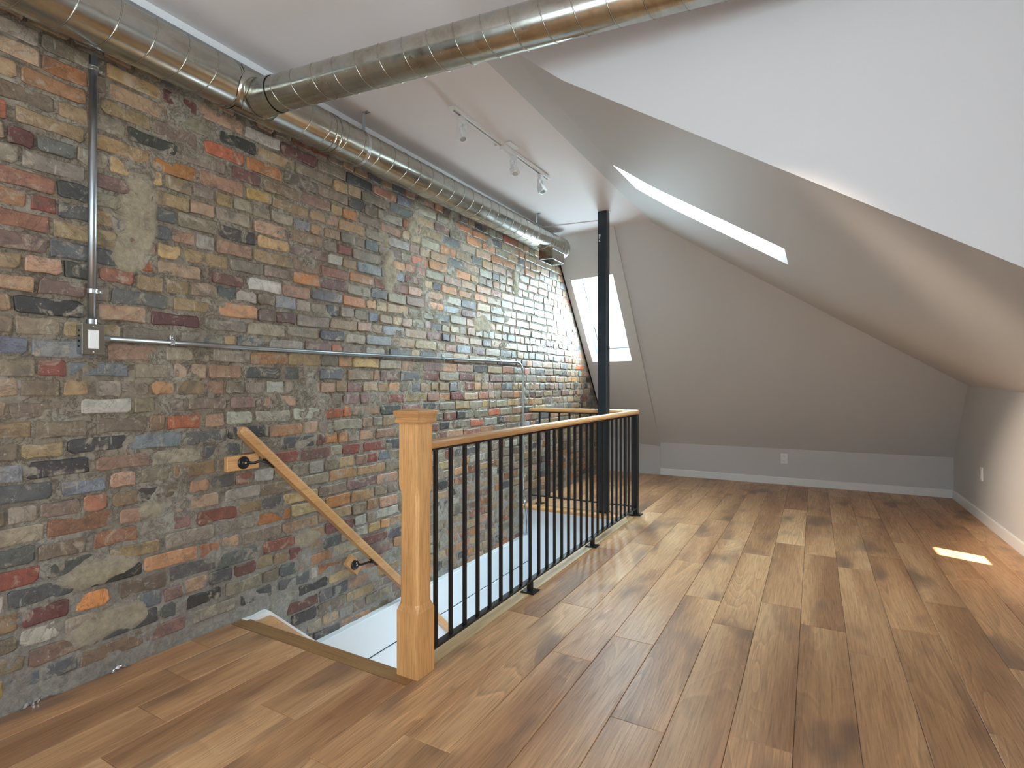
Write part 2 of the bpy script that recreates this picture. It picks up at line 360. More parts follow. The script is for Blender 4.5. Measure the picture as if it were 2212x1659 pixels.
# ------------------------------------------------------------------ brick party wall
LM = "-18,1.940,2.121,K -16,1.795,1.990,g -15,1.219,1.392,m -15,1.416,1.633,g -15,1.649,1.831,K -15,1.868,2.072,k -15,2.126,2.310,O -14,1.277,1.351,k -14,1.391,1.558,K -14,1.573,1.772,g -12,0.811,0.959,M -12,0.971,1.093,Q -12,1.117,1.312,G -12,1.315,1.531,k -12,1.542,1.750,k -12,1.772,1.974,X -12,3.425,3.573,K -11,0.775,0.976,k -11,0.996,1.212,K -11,1.447,1.550,r -11,1.554,1.649,P -11,1.657,1.891,g -11,2.614,2.799,P -10,0.874,1.063,k -10,1.082,1.280,t -10,1.295,1.524,g -10,1.527,1.737,g -10,3.651,3.754,X -9,0.858,1.016,G -9,1.029,1.200,r -9,1.218,1.415,m -9,1.436,1.640,X -9,2.593,2.799,P -8,0.883,1.106,r -8,1.117,1.298,P -8,1.324,1.546,p -8,1.569,1.763,w -7,0.995,1.087,r -7,1.095,1.194,t -7,1.194,1.295,K -7,1.401,1.501,P -7,1.624,1.724,r -6,0.698,0.908,k -6,0.927,1.079,b -6,1.084,1.188,P -6,1.203,1.321,g -6,1.331,1.527,t -6,1.807,1.999,X -6,2.009,2.215,M -6,2.312,2.457,X -6,2.476,2.678,X -6,3.825,4.052,O -5,0.823,1.023,K -5,1.034,1.239,P -5,1.245,1.461,g -5,1.471,1.656,k -5,1.891,2.109,k -5,2.450,2.571,P -5,2.585,2.791,P -5,3.153,3.256,M -5,3.266,3.445,K -5,3.673,3.886,R -4,0.810,0.939,t -4,0.948,1.159,K -4,1.159,1.370,B -4,1.384,1.584,k -4,3.314,3.487,M -4,3.961,4.159,R -3,0.849,1.013,G -3,1.044,1.233,G -3,1.304,1.460,R -3,1.475,1.569,P -3,1.576,1.719,w -3,1.728,1.939,w -3,1.958,2.153,w -3,2.164,2.312,R -3,2.312,2.386,R -3,2.628,2.838,K -3,3.072,3.256,K -3,4.715,4.833,O -3,6.068,6.297,X -2,0.776,0.953,G -2,0.990,1.173,W -2,1.257,1.387,g -2,1.394,1.584,G -2,1.596,1.736,m -2,1.780,1.983,P -2,1.993,2.221,g -2,2.311,2.443,m -2,2.456,2.671,m -2,2.693,2.870,X -2,3.404,3.584,X -2,3.801,3.961,r -1,0.931,1.023,t -1,1.038,1.136,g -1,1.141,1.241,G -1,1.478,1.572,P 0,0.950,1.161,b 0,1.176,1.330,g 0,1.333,1.489,p 0,1.493,1.664,P 0,1.681,1.885,k 0,1.905,2.114,k 0,2.136,2.312,k 0,2.342,2.571,t 0,2.627,2.807,m 0,2.822,3.029,k 0,3.055,3.256,M 0,3.519,3.742,M 1,0.838,1.054,B 1,1.080,1.279,p 1,1.301,1.504,g 1,1.508,1.706,g 2,0.794,0.933,G 2,1.133,1.350,G 2,1.363,1.568,g 2,1.635,1.793,k 2,1.811,2.024,w 2,2.034,2.226,m 2,2.311,2.463,m 2,2.496,2.671,w 2,2.715,2.935,k 2,3.028,3.218,k 3,0.790,1.004,K 3,1.043,1.223,t 3,1.241,1.453,M 3,1.471,1.685,g 3,1.689,1.909,g 3,1.924,2.136,g 3,2.503,2.730,B 3,3.487,3.684,B 3,3.707,3.911,M 3,4.850,5.065,b 4,0.643,0.853,t 4,0.859,1.012,m 4,1.091,1.310,k 4,1.330,1.537,t 4,2.649,2.870,B 4,3.108,3.294,M 4,3.862,4.013,k 5,1.297,1.407,t 5,2.523,2.620,b 6,1.132,1.259,R 6,1.266,1.460,p 6,1.507,1.672,M 6,1.689,1.885,W 6,1.890,2.076,P 6,2.311,2.502,O 6,2.692,2.910,y 6,3.199,3.394,k 7,0.690,0.900,r 7,1.591,1.779,g 7,1.779,1.958,G 7,2.543,2.700,k 7,3.081,3.314,Q 8,1.032,1.107,o 8,2.360,2.571,O 8,2.902,3.107,P 9,0.704,0.914,r 9,1.349,1.529,g 9,1.544,1.735,K 9,1.740,1.938,y 9,2.423,2.641,B 9,3.285,3.487,O 9,3.519,3.707,O 9,3.742,3.936,O 10,0.811,1.011,g 10,1.525,1.709,g 10,1.726,1.933,P 10,3.324,3.551,P 11,0.770,0.854,M 11,1.085,1.175,y 11,1.195,1.293,y 11,2.935,3.125,R 11,3.134,3.353,O 11,3.455,3.684,Q 12,0.571,0.781,R 12,0.793,1.008,t 12,1.240,1.438,O 12,1.448,1.671,P 12,1.680,1.828,Y 13,0.703,0.913,G 13,0.916,1.019,t 13,1.151,1.355,K 13,1.369,1.579,G 13,1.602,1.761,M 13,1.774,1.999,p 13,2.011,2.214,P 13,2.219,2.311,y 13,2.310,2.429,O 13,2.436,2.627,G 13,2.634,2.837,P 13,3.696,3.849,k 13,3.861,4.025,y 13,4.523,4.732,w 14,0.804,1.011,T 14,1.052,1.243,t 14,1.249,1.444,G 14,1.466,1.671,R 14,1.680,1.889,O 14,2.845,3.037,R 14,4.000,4.200,O 14,4.214,4.431,O 14,4.633,4.850,O 15,0.867,1.018,O 15,1.084,1.312,t 15,1.322,1.521,g 15,1.540,1.743,K 15,2.462,2.685,G 15,2.714,2.951,k 15,3.199,3.393,M 15,3.616,3.837,Q 15,3.874,4.078,O 16,1.283,1.444,M 16,3.002,3.227,g 16,3.476,3.696,O 16,3.707,3.948,O 17,4.214,4.492,R"
TINT = {'O': (172, 108, 58), 'Q': (212, 132, 78), 'T': (172, 124, 84), 't': (148, 122, 92), 'G': (112, 100, 86), 'g': (132, 124, 110), 'K': (40, 42, 46),
        'k': (72, 76, 82), 'M': (92, 52, 52), 'm': (118, 92, 88), 'R': (170, 88, 56), 'r': (142, 90, 70), 'X': (112, 54, 46), 'P': (162, 126, 104), 'p': (152, 122, 102),
        'y': (178, 146, 98), 'Y': (196, 156, 92), 'o': (156, 132, 96), 'W': (192, 190, 186), 'w': (160, 158, 150), 'B': (132, 140, 152), 'b': (100, 112, 128)}
POOL = 't' * 14 + 'G' * 10 + 'g' * 14 + 'k' * 6 + 'K' * 2 + 'm' * 5 + 'M' * 2 + 'P' * 3 + 'p' * 8 + 'O' * 3 + 'T' * 4 + 'r' * 2 + 'R' * 1 + 'X' * 1 + 'y' * 3 + 'o' * 4 + 'w' * 4 + 'B' * 2 + 'b' * 1
CH = 0.0748
slope_y = lambda z: 5.515 - (z - 2.403) / 1.303            # far roof slope at the brick wall
rows = {}
for it in LM.split():
    n, a, b_, c = it.split(','); rows.setdefault(int(n), []).append((float(a), float(b_), c))
rb = random.Random(11)
bricks = []
for n in range(-21, 21):
    z0 = 1.213 + n * CH - 0.030; z1 = z0 + 0.061
    header = (n % 6 == 5)
    ymax = min(slope_y(z0) + 0.04, 7.0)
    fixed = sorted(rows.get(n, []))
    gaps = []; y = -0.7 + rb.uniform(0, .2)
    for f in fixed:
        if f[0] > y: gaps.append((y, f[0]))
        bricks.append([f[0] + .006, f[1] - .006, z0, z1, f[2]]); y = max(y, f[1])
    gaps.append((y, ymax))
    for a, b_ in gaps:
        L = b_ - a
        if L < 0.05: continue
        unit = 0.113 if header else 0.223
        k = max(1, round(L / unit)); w = L / k
        cuts = [a + w * i + (rb.uniform(-.018, .018) if 0 < i < k else 0) for i in range(k + 1)]
        i = 0
        while i < k:
            p, q = cuts[i], cuts[i + 1]
            if not header and rb.random() < 0.22 and q - p > .16:
                m_ = p + (q - p) * rb.uniform(.42, .58)
                bricks.append([p + .006, m_ - .005, z0, z1, rb.choice(POOL)]); bricks.append([m_ + .005, q - .006, z0, z1, rb.choice(POOL)])
            else: bricks.append([p + .006, q - .006, z0, z1, rb.choice(POOL)])
            i += 1
# below floor level only inside the stairwell, above it everywhere
keep = []
for b_ in bricks:
    ym, zm = (b_[0] + b_[1]) / 2, (b_[2] + b_[3]) / 2
    if b_[3] < 0.0 and not (1.74 < b_[0] and b_[1] < 4.60): continue
    if zm < 0.03 and not (1.70 < b_[0] and b_[1] < 4.55): continue
    if b_[3] < -0.31: continue
    if b_[0] > slope_y(zm): continue
    keep.append(b_)
bricks = keep
# brick band behind the skirt head and tops
CZ = 0.0
rp = np.random.RandomState(3)
def vnoise(ys, zs, cell, seed):
    """smooth value noise sampled on the grid ys x zs"""
    r = np.random.RandomState(seed); G = r.rand(256, 256)
    u = ys / cell + 40; v = zs / cell + 40; iu = np.floor(u).astype(int); iv = np.floor(v).astype(int); fu = u - iu; fv = v - iv
    fu = fu * fu * (3 - 2 * fu); fv = fv * fv * (3 - 2 * fv)
    g = lambda a, b_: G[a % 256, b_ % 256]
    return (g(iu, iv) * (1 - fu) * (1 - fv) + g(iu + 1, iv) * fu * (1 - fv) + g(iu, iv + 1) * (1 - fu) * fv + g(iu + 1, iv + 1) * fu * fv) * 2 - 1
PATCH = [(1.20, 1.84, .065, .17), (1.165, 1.70, .06, .10), (2.72, 1.92, .055, .15), (2.66, 2.08, .05, .08), (4.45, 2.12, .05, .14), (3.86, 1.66, .16, .07), (1.05, .42, .12, .05), (1.10, .20, .13, .06),
         (1.25, .62, .06, .04), (2.95, 2.25, .05, .09), (2.05, .30, .08, .04)]
# mortar bed: one continuous uneven sheet, in places smeared over the brick faces
ys = np.arange(-0.9, 7.06, 0.0135); zs = np.arange(-0.60, 2.76, 0.0135)
YY, ZZ = np.meshgrid(ys, zs, indexing='ij')
pm = np.zeros_like(YY)
wob = vnoise(YY, ZZ, .05, 9) * .25 + vnoise(YY, ZZ, .11, 10) * .3
for py, pz, ry, rz in PATCH:
    d = ((YY - py) / ry) ** 2 + ((ZZ - pz) / rz) ** 2 + wob * 1.4
    pm = np.maximum(pm, np.clip((1.25 - d) / .5, 0, 1))
XX = -0.0022 + .0035 * vnoise(YY, ZZ, .30, 1) + .0060 * vnoise(YY, ZZ, .065, 2) + .0052 * vnoise(YY, ZZ, .026, 3) + .018 * np.clip(vnoise(YY, ZZ, .17, 4) - .50, 0, 1)
XX = XX + pm * (.013 + .003 * vnoise(YY, ZZ, .05, 6))
XX = XX + .0025 * np.clip((0.75 - ZZ) / .8, 0, 1)           # heavier smearing low on the wall
ny, nz = YY.shape
V = np.stack([XX.ravel(), YY.ravel(), ZZ.ravel()], 1)
I = (np.arange(ny - 1)[:, None] * nz + np.arange(nz - 1)[None, :])
ym = YY[:-1, :-1]; zm = ZZ[:-1, :-1]
ok = (ym < 5.515 - (zm - 2.403) / 1.303 + .06) & ((zm > -.03) | ((ym > 1.66) & (ym < 4.62)))
I = I[ok]
F = np.stack([I, I + nz, I + nz + 1, I + 1], -1).reshape(-1, 4)
me = bpy.data.meshes.new('wall_left')
me.vertices.add(len(V)); me.vertices.foreach_set('co', V.astype(np.float32).ravel())
me.loops.add(F.size); me.loops.foreach_set('vertex_index', F.astype(np.int32).ravel())
me.polygons.add(len(F)); me.polygons.foreach_set('loop_start', (np.arange(len(F)) * 4).astype(np.int32))
at = me.attributes.new('patch', 'FLOAT', 'POINT'); at.data.foreach_set('value', pm.ravel().astype(np.float32))
me.update(calc_edges=True); me.validate()
wall = link('wall_left', me, 'old_mortar', None, True)
wall['kind'] = 'structure'; wall['category'] = 'wall'; wall['label'] = 'old multicoloured brick party wall with rough grey mortar'
def brick_geo(b_, r):
    y0, y1, z0, z1, c = b_
    # outline, slightly irregular, with knocked corners
    hy, hz = (y1 - y0) / 2, (z1 - z0) / 2; cy, cz_ = (y0 + y1) / 2, (z0 + z1) / 2
    cr = [r.uniform(.002, .017) for _ in range(4)]; dzb = r.uniform(-.004, .004); cz_ += dzb; hz += r.uniform(-.003, .002)
    P = []
    for k, (sy, sz) in enumerate(((-1, -1), (1, -1), (1, 1), (-1, 1))):
        a = (cy + sy * (hy - cr[k]), cz_ + sz * hz); b2 = (cy + sy * hy, cz_ + sz * (hz - cr[k] * r.uniform(.5, 1)))
        P += [b2, a] if k in (0, 2) else [a, b2]
        # mid point on the long edge that follows
        if k == 0: P.append((cy + r.uniform(-.4, .4) * hy, cz_ - hz + r.uniform(-.002, .006)))
        if k == 2: P.append((cy + r.uniform(-.4, .4) * hy, cz_ + hz + r.uniform(-.006, .002)))
    P = [(p + r.uniform(-.0028, .0028), q + r.uniform(-.0024, .0024)) for p, q in P]
    fx = r.uniform(.002, .0085); ty, tz = r.uniform(-.018, .018), r.uniform(-.05, .05)
    face = lambda p, q: fx + (p - cy) * ty + (q - cz_) * tz
    V = [(-.02, p, q) for p, q in P] + [(face(p, q) - .0025, p, q) for p, q in P]
    ins = [(cy + (p - cy) * (1 - .0045 / hy), cz_ + (q - cz_) * (1 - .0045 / hz)) for p, q in P]
    V += [(face(p, q) + r.uniform(-.0006, .0008), p, q) for p, q in ins]
    n = len(P); V.append((face(cy, cz_) + .0006, cy, cz_)); F = []
    for i in range(n):
        j = (i + 1) % n; F += [(i, j, n + j, n + i), (n + i, n + j, 2 * n + j, 2 * n + i), (2 * n + i, 2 * n + j, 3 * n)]
    k_ = r.uniform(.88, 1.12); q_ = [v * .76 + a * .24 for v, a in zip(TINT[c], (138, 118, 96))]; col = srgb(*[min(255, max(4, v * k_ + r.uniform(-3, 3))) for v in q_])
    return V, F, col
def brick_mesh(name, V, F, cols):
    me = bpy.data.meshes.new(name); me.from_pydata(V, [], F); me.update()
    a = me.attributes.new('brick_tint', 'FLOAT_COLOR', 'POINT'); a.data.foreach_set('color', np.array(cols, np.float32).ravel())
    me.materials.append(M['old_brick']); return me
cp = Vector((2.46, 0, 1.15))
def seen(b_):
    p = Vector((0, (b_[0] + b_[1]) / 2, (b_[2] + b_[3]) / 2)); d = p - cp; L = d.length
    fw = d.dot(Vector((-.4894, .8721, 0))); rt = d.dot(Vector((.8721, .4894, 0)))
    if fw < .1 or abs(rt / fw) > .96 or abs(d.z / fw) > .72: return 0
    if b_[2] > 2.42: return 0
    return (b_[1] - b_[0]) * (b_[3] - b_[2]) * abs(d.x) / L ** 3
bricks.sort(key=seen, reverse=True)
rg = random.Random(21); SV, SF, SC = [], [], []
for i, b_ in enumerate(bricks):
    V, F, col = brick_geo(b_, rg)
    if i < 300:
        o = bpy.data.objects.new('brick', brick_mesh('brick', V, F, [col] * len(V))); o.parent = wall; C.objects.link(o)
    else:
        k = len(SV); SV += V; SF += [tuple(q + k for q in f) for f in F]; SC += [col] * len(V)
o = bpy.data.objects.new('bricks', brick_mesh('bricks', SV, SF, SC)); o.parent = wall; o['kind'] = 'stuff'; C.objects.link(o)
# solid core of the wall, with an unseen upper part added to block the sun
bm = bmesh.new(); box(bm, -.34, -.035, YB - .1, 7.1, -2.5, 1.3); box(bm, -.34, -.035, YB - .1, 6.15, 1.3, 2.9); box(bm, -.34, -.06, 4.2, 6.1, 2.9, 3.9)
core = obj('wall_core', bm, 'shadow_gap', wall)

# ------------------------------------------------------------------ plaster shell
xf = 1.09
zr = lambda y: 1.005 + (y - 2.0) * 0.0325                  # top of the right knee wall
def sz(x, y):                                             # right hand roof slope
    t = (x - xf) / (XR - xf); z = (1 - t) * zc(y) + t * zr(y)
    return z + 0.042 * max(0, 1 - abs(x - 1.33) / .24) * max(0, 1 - (y - 2.0) / 3.2)
yfar = lambda z: 6.99 - (z - .40) / 1.27                   # far roof slope (right of the small step)
def yhip(x):
    y = 5.6
    for _ in range(30): y = yfar(sz(x, y))
    return y
yl = lambda x, z: (lambda s, t: (1 - t) * ((1 - s) * 5.267 + s * 5.130) + t * ((1 - s) * 7.05 + s * 6.955))(x / .735, (2.726 - z) / (2.726 - .375))
# ceiling: over the room and the dormer
V = [(-.04, YB, 2.70), (XR + .3, YB, 2.70), (XR + .3, YC, zc(YC)), (xf, YC, zc(YC)), (-.04, YC, zc(YC)), (xf, 4.85, zc(4.85)), (-.04, 4.78, zc(4.78)), (xf, yhip(xf) + .06, zc(5.15)), (-.04, 5.36, zc(5.15) + .004), (.735, 4.88, zc(4.88))]
ceiling = struct_mesh('ceiling', V, [(0, 1, 2, 3, 4), (4, 3, 5, 9, 6), (5, 7, 8, 6, 9)], 'paint_ceiling', 'flat grey white ceiling above the stairwell', cat='ceiling')
b_ = struct_mesh('ceiling_end', [(-.04, 4.78, zc(4.78)), (.735, 4.88, zc(4.88)), (.735, 4.883, zc(4.88) - .008), (-.04, 4.783, zc(4.78) - .008), (.735, 5.22, zc(5.16)), (-.04, 5.34, 2.73)],
                 [(0, 1, 2, 3), (3, 2, 4, 5)], 'paint_ceiling', 'slightly lower ceiling strip at the far slope', cat='ceiling')
# right roof slope with the long roof window hole
hole = [(1.312, 3.40), (2.313, 3.47), (2.313, 3.99), (1.335, 3.845)]          # near-top, near-bottom, far-bottom, far-top
def spt(x, y): return (x, y, sz(x, y))
def hp(x): return (x, yhip(x), sz(x, yhip(x)))
xs = [xf, 1.31, 2.313, 3.0, XR]
V = []; F = []
grid = []
for i, x in enumerate(xs):
    col = [(x, YC)]
    if i == 1: col += [hole[0], hole[3]]
    elif i == 2: col += [hole[1], hole[2]]
    else:
        t = (x - 1.31) / (1.003); col += [(x, 3.40 + .07 * t), (x, 3.845 + .145 * t)]
    h = yhip(x); col.append((x, h + .07)); grid.append(col)
for i in range(len(xs) - 1):
    for j in range(3):
        if i == 1 and j == 1: continue
        q = [grid[i][j], grid[i + 1][j], grid[i + 1][j + 1], grid[i][j + 1]]; n = 14
        base = len(V)
        for a in range(n + 1):
            for c in range(n + 1):
                s, t = a / n, c / n
                x = (1 - s) * ((1 - t) * q[0][0] + t * q[3][0]) + s * ((1 - t) * q[1][0] + t * q[2][0])
                y = (1 - s) * ((1 - t) * q[0][1] + t * q[3][1]) + s * ((1 - t) * q[1][1] + t * q[2][1])
                V.append(spt(x, y))
        F += [(base + a * (n + 1) + c, base + (a + 1) * (n + 1) + c, base + (a + 1) * (n + 1) + c + 1, base + a * (n + 1) + c + 1) for a in range(n) for c in range(n)]
slope = struct_mesh('ceiling_slope_right', V, F, 'paint_wall', 'long sloped ceiling on the right with a roof window', True, 'ceiling')
# far roof slope, right panel
xsf = [.70] + list(np.linspace(xf, XR, 9)); top = [(.70, 5.118, 2.776)] + [(x, yfar(hp(x)[2] + .05), hp(x)[2] + .05) for x in xsf[1:]]
V = list(top) + [(x, yfar(.36), .36) for x in xsf]
m = len(xsf); F = [(i, i + 1, m + i + 1, m + i) for i in range(m - 1)]
struct_mesh('ceiling_slope_far', V, F, 'paint_wall', 'steep sloped ceiling panel at the far end of the room', False, 'ceiling')
# far roof slope, left panel with the roof window beside the brick
gx = [-.04, .096, .611, .735]; gz = [2.78, 2.320, 1.435, .355]
V = [(x, yl(x, z), z) for x in gx for z in gz]; F = [(i * 4 + j, (i + 1) * 4 + j, (i + 1) * 4 + j + 1, i * 4 + j + 1) for i in range(3) for j in range(3) if not (i == 1 and j == 1)]
k = len(V); V += [(.735, yl(.735, 2.75), 2.75), (.735, yl(.735, .355), .355), (.735, yl(.735, .355) + .06, .355), (.735, 5.24, 2.75)]; F.append((k, k + 1, k + 2, k + 3))
struct_mesh('ceiling_slope_left', V, F, 'paint_wall', 'boxed sloped ceiling panel between brick and far slope holding a roof window', False, 'ceiling')
# knee walls, cheek, dormer front, back
strip('wall_far', bx(.0, XR + .1, YK, YK + .1, -.01, .46), 'paint_wall', 'low white knee wall under the far slope', 'wall')
strip('wall_far_left', bx(.0, .735, YK - .015, YK, -.01, .377), 'paint_wall', 'low white wall piece below the boxed slope', 'wall')
V = [(XR, YC, -.01), (XR, YK, -.01), (XR, YK, .47), (XR, yhip(XR), sz(XR, yhip(XR)) + .01), (XR, YC, sz(XR, YC) + .01)]
struct_mesh('wall_right', V, [(0, 1, 2, 3, 4)], 'paint_wall', 'white right side wall below the long slope')
pr = [(x, YC, sz(x, YC) - .004) for x in np.linspace(xf, XR, 60)]
struct_mesh('wall_cheek', [(XR + .3, YC, 2.72), (xf, YC, 2.72)] + pr + [(XR + .3, YC, .9)], [tuple(range(2 + len(pr) + 1))], 'paint_wall', 'large pale lavender dormer side wall above the slope')
def wall_with_hole(name, axis, at_, a0, a1, z1, h, label):
    bm = bmesh.new(); t = .12
    for p0, p1, q0, q1 in ((a0, h[0], -.01, z1), (h[1], a1, -.01, z1), (h[0], h[1], -.01, h[2]), (h[0], h[1], h[3], z1)):
        if axis == 'x': box(bm, at_, at_ + t, p0, p1, q0, q1)
        else: box(bm, p0, p1, at_ - t, at_, q0, q1)
    return strip(name, bm, 'paint_wall', label, 'wall')
wall_with_hole('wall_dormer_front', 'x', XR, YB, YC, 2.72, (-1.3, .2, .90, 2.25), 'dormer front wall with a wide window, behind the viewer')
wall_with_hole('wall_back', 'y', YB, -.04, XR + .2, 2.72, (1.0, 3.2, .8, 2.2), 'white back wall with a window behind the viewer')
def window(name, axis, at_, h, label, n=3):
    w = thing(name, label, 'window', (at_, (h[0] + h[1]) / 2, h[2]) if axis == 'x' else ((h[0] + h[1]) / 2, at_, h[2]))
    w['kind'] = 'structure'
    bm = bmesh.new(); f = .05
    xs_ = np.linspace(h[0], h[1], n + 1)
    B = [(h[0], h[1], h[2], h[2] + f), (h[0], h[1], h[3] - f, h[3])] + [(x - f / 2 if 0 < i < n else (x if i == 0 else x - f), x + f / 2 if 0 < i < n else (x + f if i == 0 else x), h[2] + f, h[3] - f) for i, x in enumerate(xs_)]
    for a, b2, c, d in B:
        if axis == 'x': box(bm, at_, at_ + .06, a, b2, c, d)
        else: box(bm, a, b2, at_ - .06, at_, c, d)
    part('window_frame', bm, 'paint_trim', w)
    for i in range(n):
        a, b2 = xs_[i] + f / 2, xs_[i + 1] - f / 2
        part('pane', bx(at_ + .028, at_ + .032, a, b2, h[2] + f, h[3] - f) if axis == 'x' else bx(a, b2, at_ - .032, at_ - .028, h[2] + f, h[3] - f), 'window_glass', w)
window('window_3', 'x', XR + .05, (-1.3, .2, .90, 2.25), 'wide dormer window behind the viewer on the right')
window('window_4', 'y', YB - .05, (1.0, 3.2, .8, 2.2), 'window in the wall behind the viewer')

# baseboards
def baseboard(name, bmm, label): return strip(name, bmm, 'paint_trim', label, 'baseboard')
bbp = [(0, -.002), (.012, -.002), (.012, .076), (.009, .082), (0, .083)]
def bb_far(x0, x1, y): return prof_sweep([(y - p, z) for p, z in bbp], 'x', x0, x1)
baseboard('baseboard_far', bb_far(.03, XR, YK), 'white baseboard along the far knee wall')
baseboard('baseboard_right', prof_sweep([(XR - p, z) for p, z in bbp], 'y', YC, YK), 'white baseboard along the right wall')
# ceiling edge board above the duct
bm = bmesh.new()
A = [(-.03, 2.668), (.11, 2.668), (.11, 2.71), (-.03, 2.71)]
R_ = [[bm.verts.new((x, y, z + zc(y) - 2.70)) for x, z in A] for y in (YB, 1.5, 4.80)]
for a, c in zip(R_[:-1], R_[1:]):
    for i in range(4): bm.faces.new((a[i], a[(i + 1) % 4], c[(i + 1) % 4], c[i]))
bm.faces.new(R_[0][::-1]); bm.faces.new(R_[-1])
strip('trim_8', bm, 'paint_trim', 'white strip of board where the ceiling meets the brick')

# outer roof build-up over the room, so daylight only enters through the windows
bm = bmesh.new(); O = .06
box(bm, -.34, XR + .5, YB - .2, YC + .0, 2.76, 2.86); box(bm, -.34, .95, YC, 4.95, 2.80, 2.90)
quad_slab(bm, [(XR + .4, YC + .1, .95), (XR + .4, YC + .1, 1.4), (XR + .4, 7.3, 1.4), (XR + .4, 7.3, .2)], .05)
box(bm, XR + .06, XR + .12, YC, 7.3, -.3, 1.05); box(bm, -.34, XR + .1, YK + .12, YK + .16, -.3, .42)
strip('roof', bm, 'roof_outside', 'outer roof boards above the plaster shell', 'roof')

# ------------------------------------------------------------------ roof windows (shaft, frame, glass)
def roof_window(name, inner, outer, label, fw=.05, surf=None):
    """inner / outer: 4 corners each, same order; shaft walls between them, frame and glass at the outer end"""
    inner = [Vector(p) for p in inner]; outer = [Vector(p) for p in outer]
    w = thing(name, label, 'window', tuple(sum(inner, Vector()) / 4)); w['kind'] = 'structure'
    bm = bmesh.new(); ns = 14; ci = []; co = []
    for i in range(4):
        j = (i + 1) % 4
        for k in range(ns):
            t = k / ns; p = inner[i].lerp(inner[j], t)
            if surf: p.z = surf(p.x, p.y)
            ci.append(bm.verts.new(p)); co.append(bm.verts.new(outer[i].lerp(outer[j], t)))
    for i in range(len(ci)): j = (i + 1) % len(ci); bm.faces.new((ci[i], ci[j], co[j], co[i]))
    part('window_reveal', bm, 'paint_trim', w)
    cen = sum(outer, Vector()) / 4; nrm = (outer[1] - outer[0]).cross(outer[3] - outer[0]).normalized()
    if nrm.dot(cen - sum(inner, Vector()) / 4) < 0: nrm = -nrm
    def ring(o_, i_, t0, t1):
        bm = bmesh.new(); L = []
        for q, t in ((o_, t0), (i_, t0), (i_, t1), (o_, t1)): L.append([bm.verts.new(p + nrm * t) for p in q])
        for k in range(4):
            A_, B_ = L[k], L[(k + 1) % 4]
            for i in range(4): j = (i + 1) % 4; bm.faces.new((A_[i], A_[j], B_[j], B_[i]))
        return bm
    def inset(q, d): 
        c = sum(q, Vector()) / 4; out = []
        for i in range(4):
            e1 = (q[(i + 1) % 4] - q[i]).normalized(); e2 = (q[i - 1] - q[i]).normalized(); out.append(q[i] + (e1 + e2) * d)
        return out
    o1 = inset(outer, -.01); o2 = inset(outer, fw); o3 = inset(outer, fw + .004); o4 = inset(outer, fw + .035)
    part('window_frame', ring(o1, o2, -.02, .05), 'paint_trim', w)
    part('gasket', ring(o2, o3, -.012, .03), 'dark_slot', w, 'dark rubber seal between frame and sash')
    part('sash', ring(o3, o4, -.008, .03), 'white_metal', w)
    bm = bmesh.new(); quad_slab(bm, [p + nrm * .012 for p in o4], .004); part('pane', bm, 'window_glass', w)
# right slope window
I_ = [spt(*p) for p in hole]
h = .30                                                    # vertical roof build-up
oq = [(1.535, 3.428), (2.30, 3.428), (2.30, 3.78), (1.535, 3.78)]
O_ = [(x, y, sz(x, y) + h) for x, y in oq]
roof_window('window_1', I_, O_, 'long narrow roof window in the right hand sloped ceiling', .03, sz)
# far slope window beside the brick
nf = Vector((0, .786, .618))
I_ = [(x, yl(x, z), z) for x, z in ((.096, 2.320), (.611, 2.320), (.611, 1.435), (.096, 1.435))]
O_ = [Vector(p) + nf * .20 for p in I_]
roof_window('window_2', I_, O_, 'tall roof window beside the brick wall behind the black column', .055)
# black line along the open gap where the slope meets the brick
bm = bmesh.new(); tube(bm, [(.012, yl(0, z) - .004, z) for z in (2.6, 1.8, 1.2, .40)], .008, 6); strip('trim_9', bm, 'shadow_gap', 'dark open joint between brick and far slope')

# ------------------------------------------------------------------ railing
def fp(y0, y1): return y0, y1
rl = thing('stair_railing', 'black metal balustrade with oak handrail guarding the stairwell', 'railing', (1.08, 1.75, 0))
# handrail: rounded oak profile, mitred at the corner
hprof = [(-.027, -.006), (-.022, -.016), (-.012, -.019), (.012, -.019), (.022, -.016), (.027, -.006), (.026, .006), (.020, .014), (.010, .018), (-.010, .018), (-.020, .014), (-.026, .006)]
bm = bmesh.new(); tube(bm, [(1.08, 1.742, .907), (1.08, 3.2, .909), (1.08, 4.70, .910)], 0, prof=hprof)
part('handrail', bm, 'honey_oak_y', rl, smooth=False)
def railx(x0, x1):
    bm = bmesh.new(); tube(bm, [(x0, 4.70, .912), (x1, 4.70, .912)], 0, prof=hprof); return bm
part('handrail', railx(.845, 1.106), 'honey_oak_x', rl)
part('handrail', railx(.03, .753), 'honey_oak_x', rl, 'oak handrail piece from the column to the brick wall')
part('bottom_rail', bx(1.062, 1.098, 1.745, 4.68, .060, .069, .001), 'black_metal', rl)
part('bottom_rail', bx(.846, 1.056, 4.682, 4.718, .070, .079, .001), 'black_metal', rl)
part('bottom_rail', bx(.04, .754, 4.682, 4.718, .070, .079, .001), 'black_metal', rl)
part('top_channel', bx(1.066, 1.094, 1.745, 4.68, .880, .8885, .001), 'black_metal', rl)
part('top_channel', bx(.05, .754, 4.686, 4.714, .884, .8925, .001), 'black_metal', rl)
def square_bar(x, y, z0, z1, s): return bx(x - s / 2, x + s / 2, y - s / 2, y + s / 2, z0, z1, .0012)
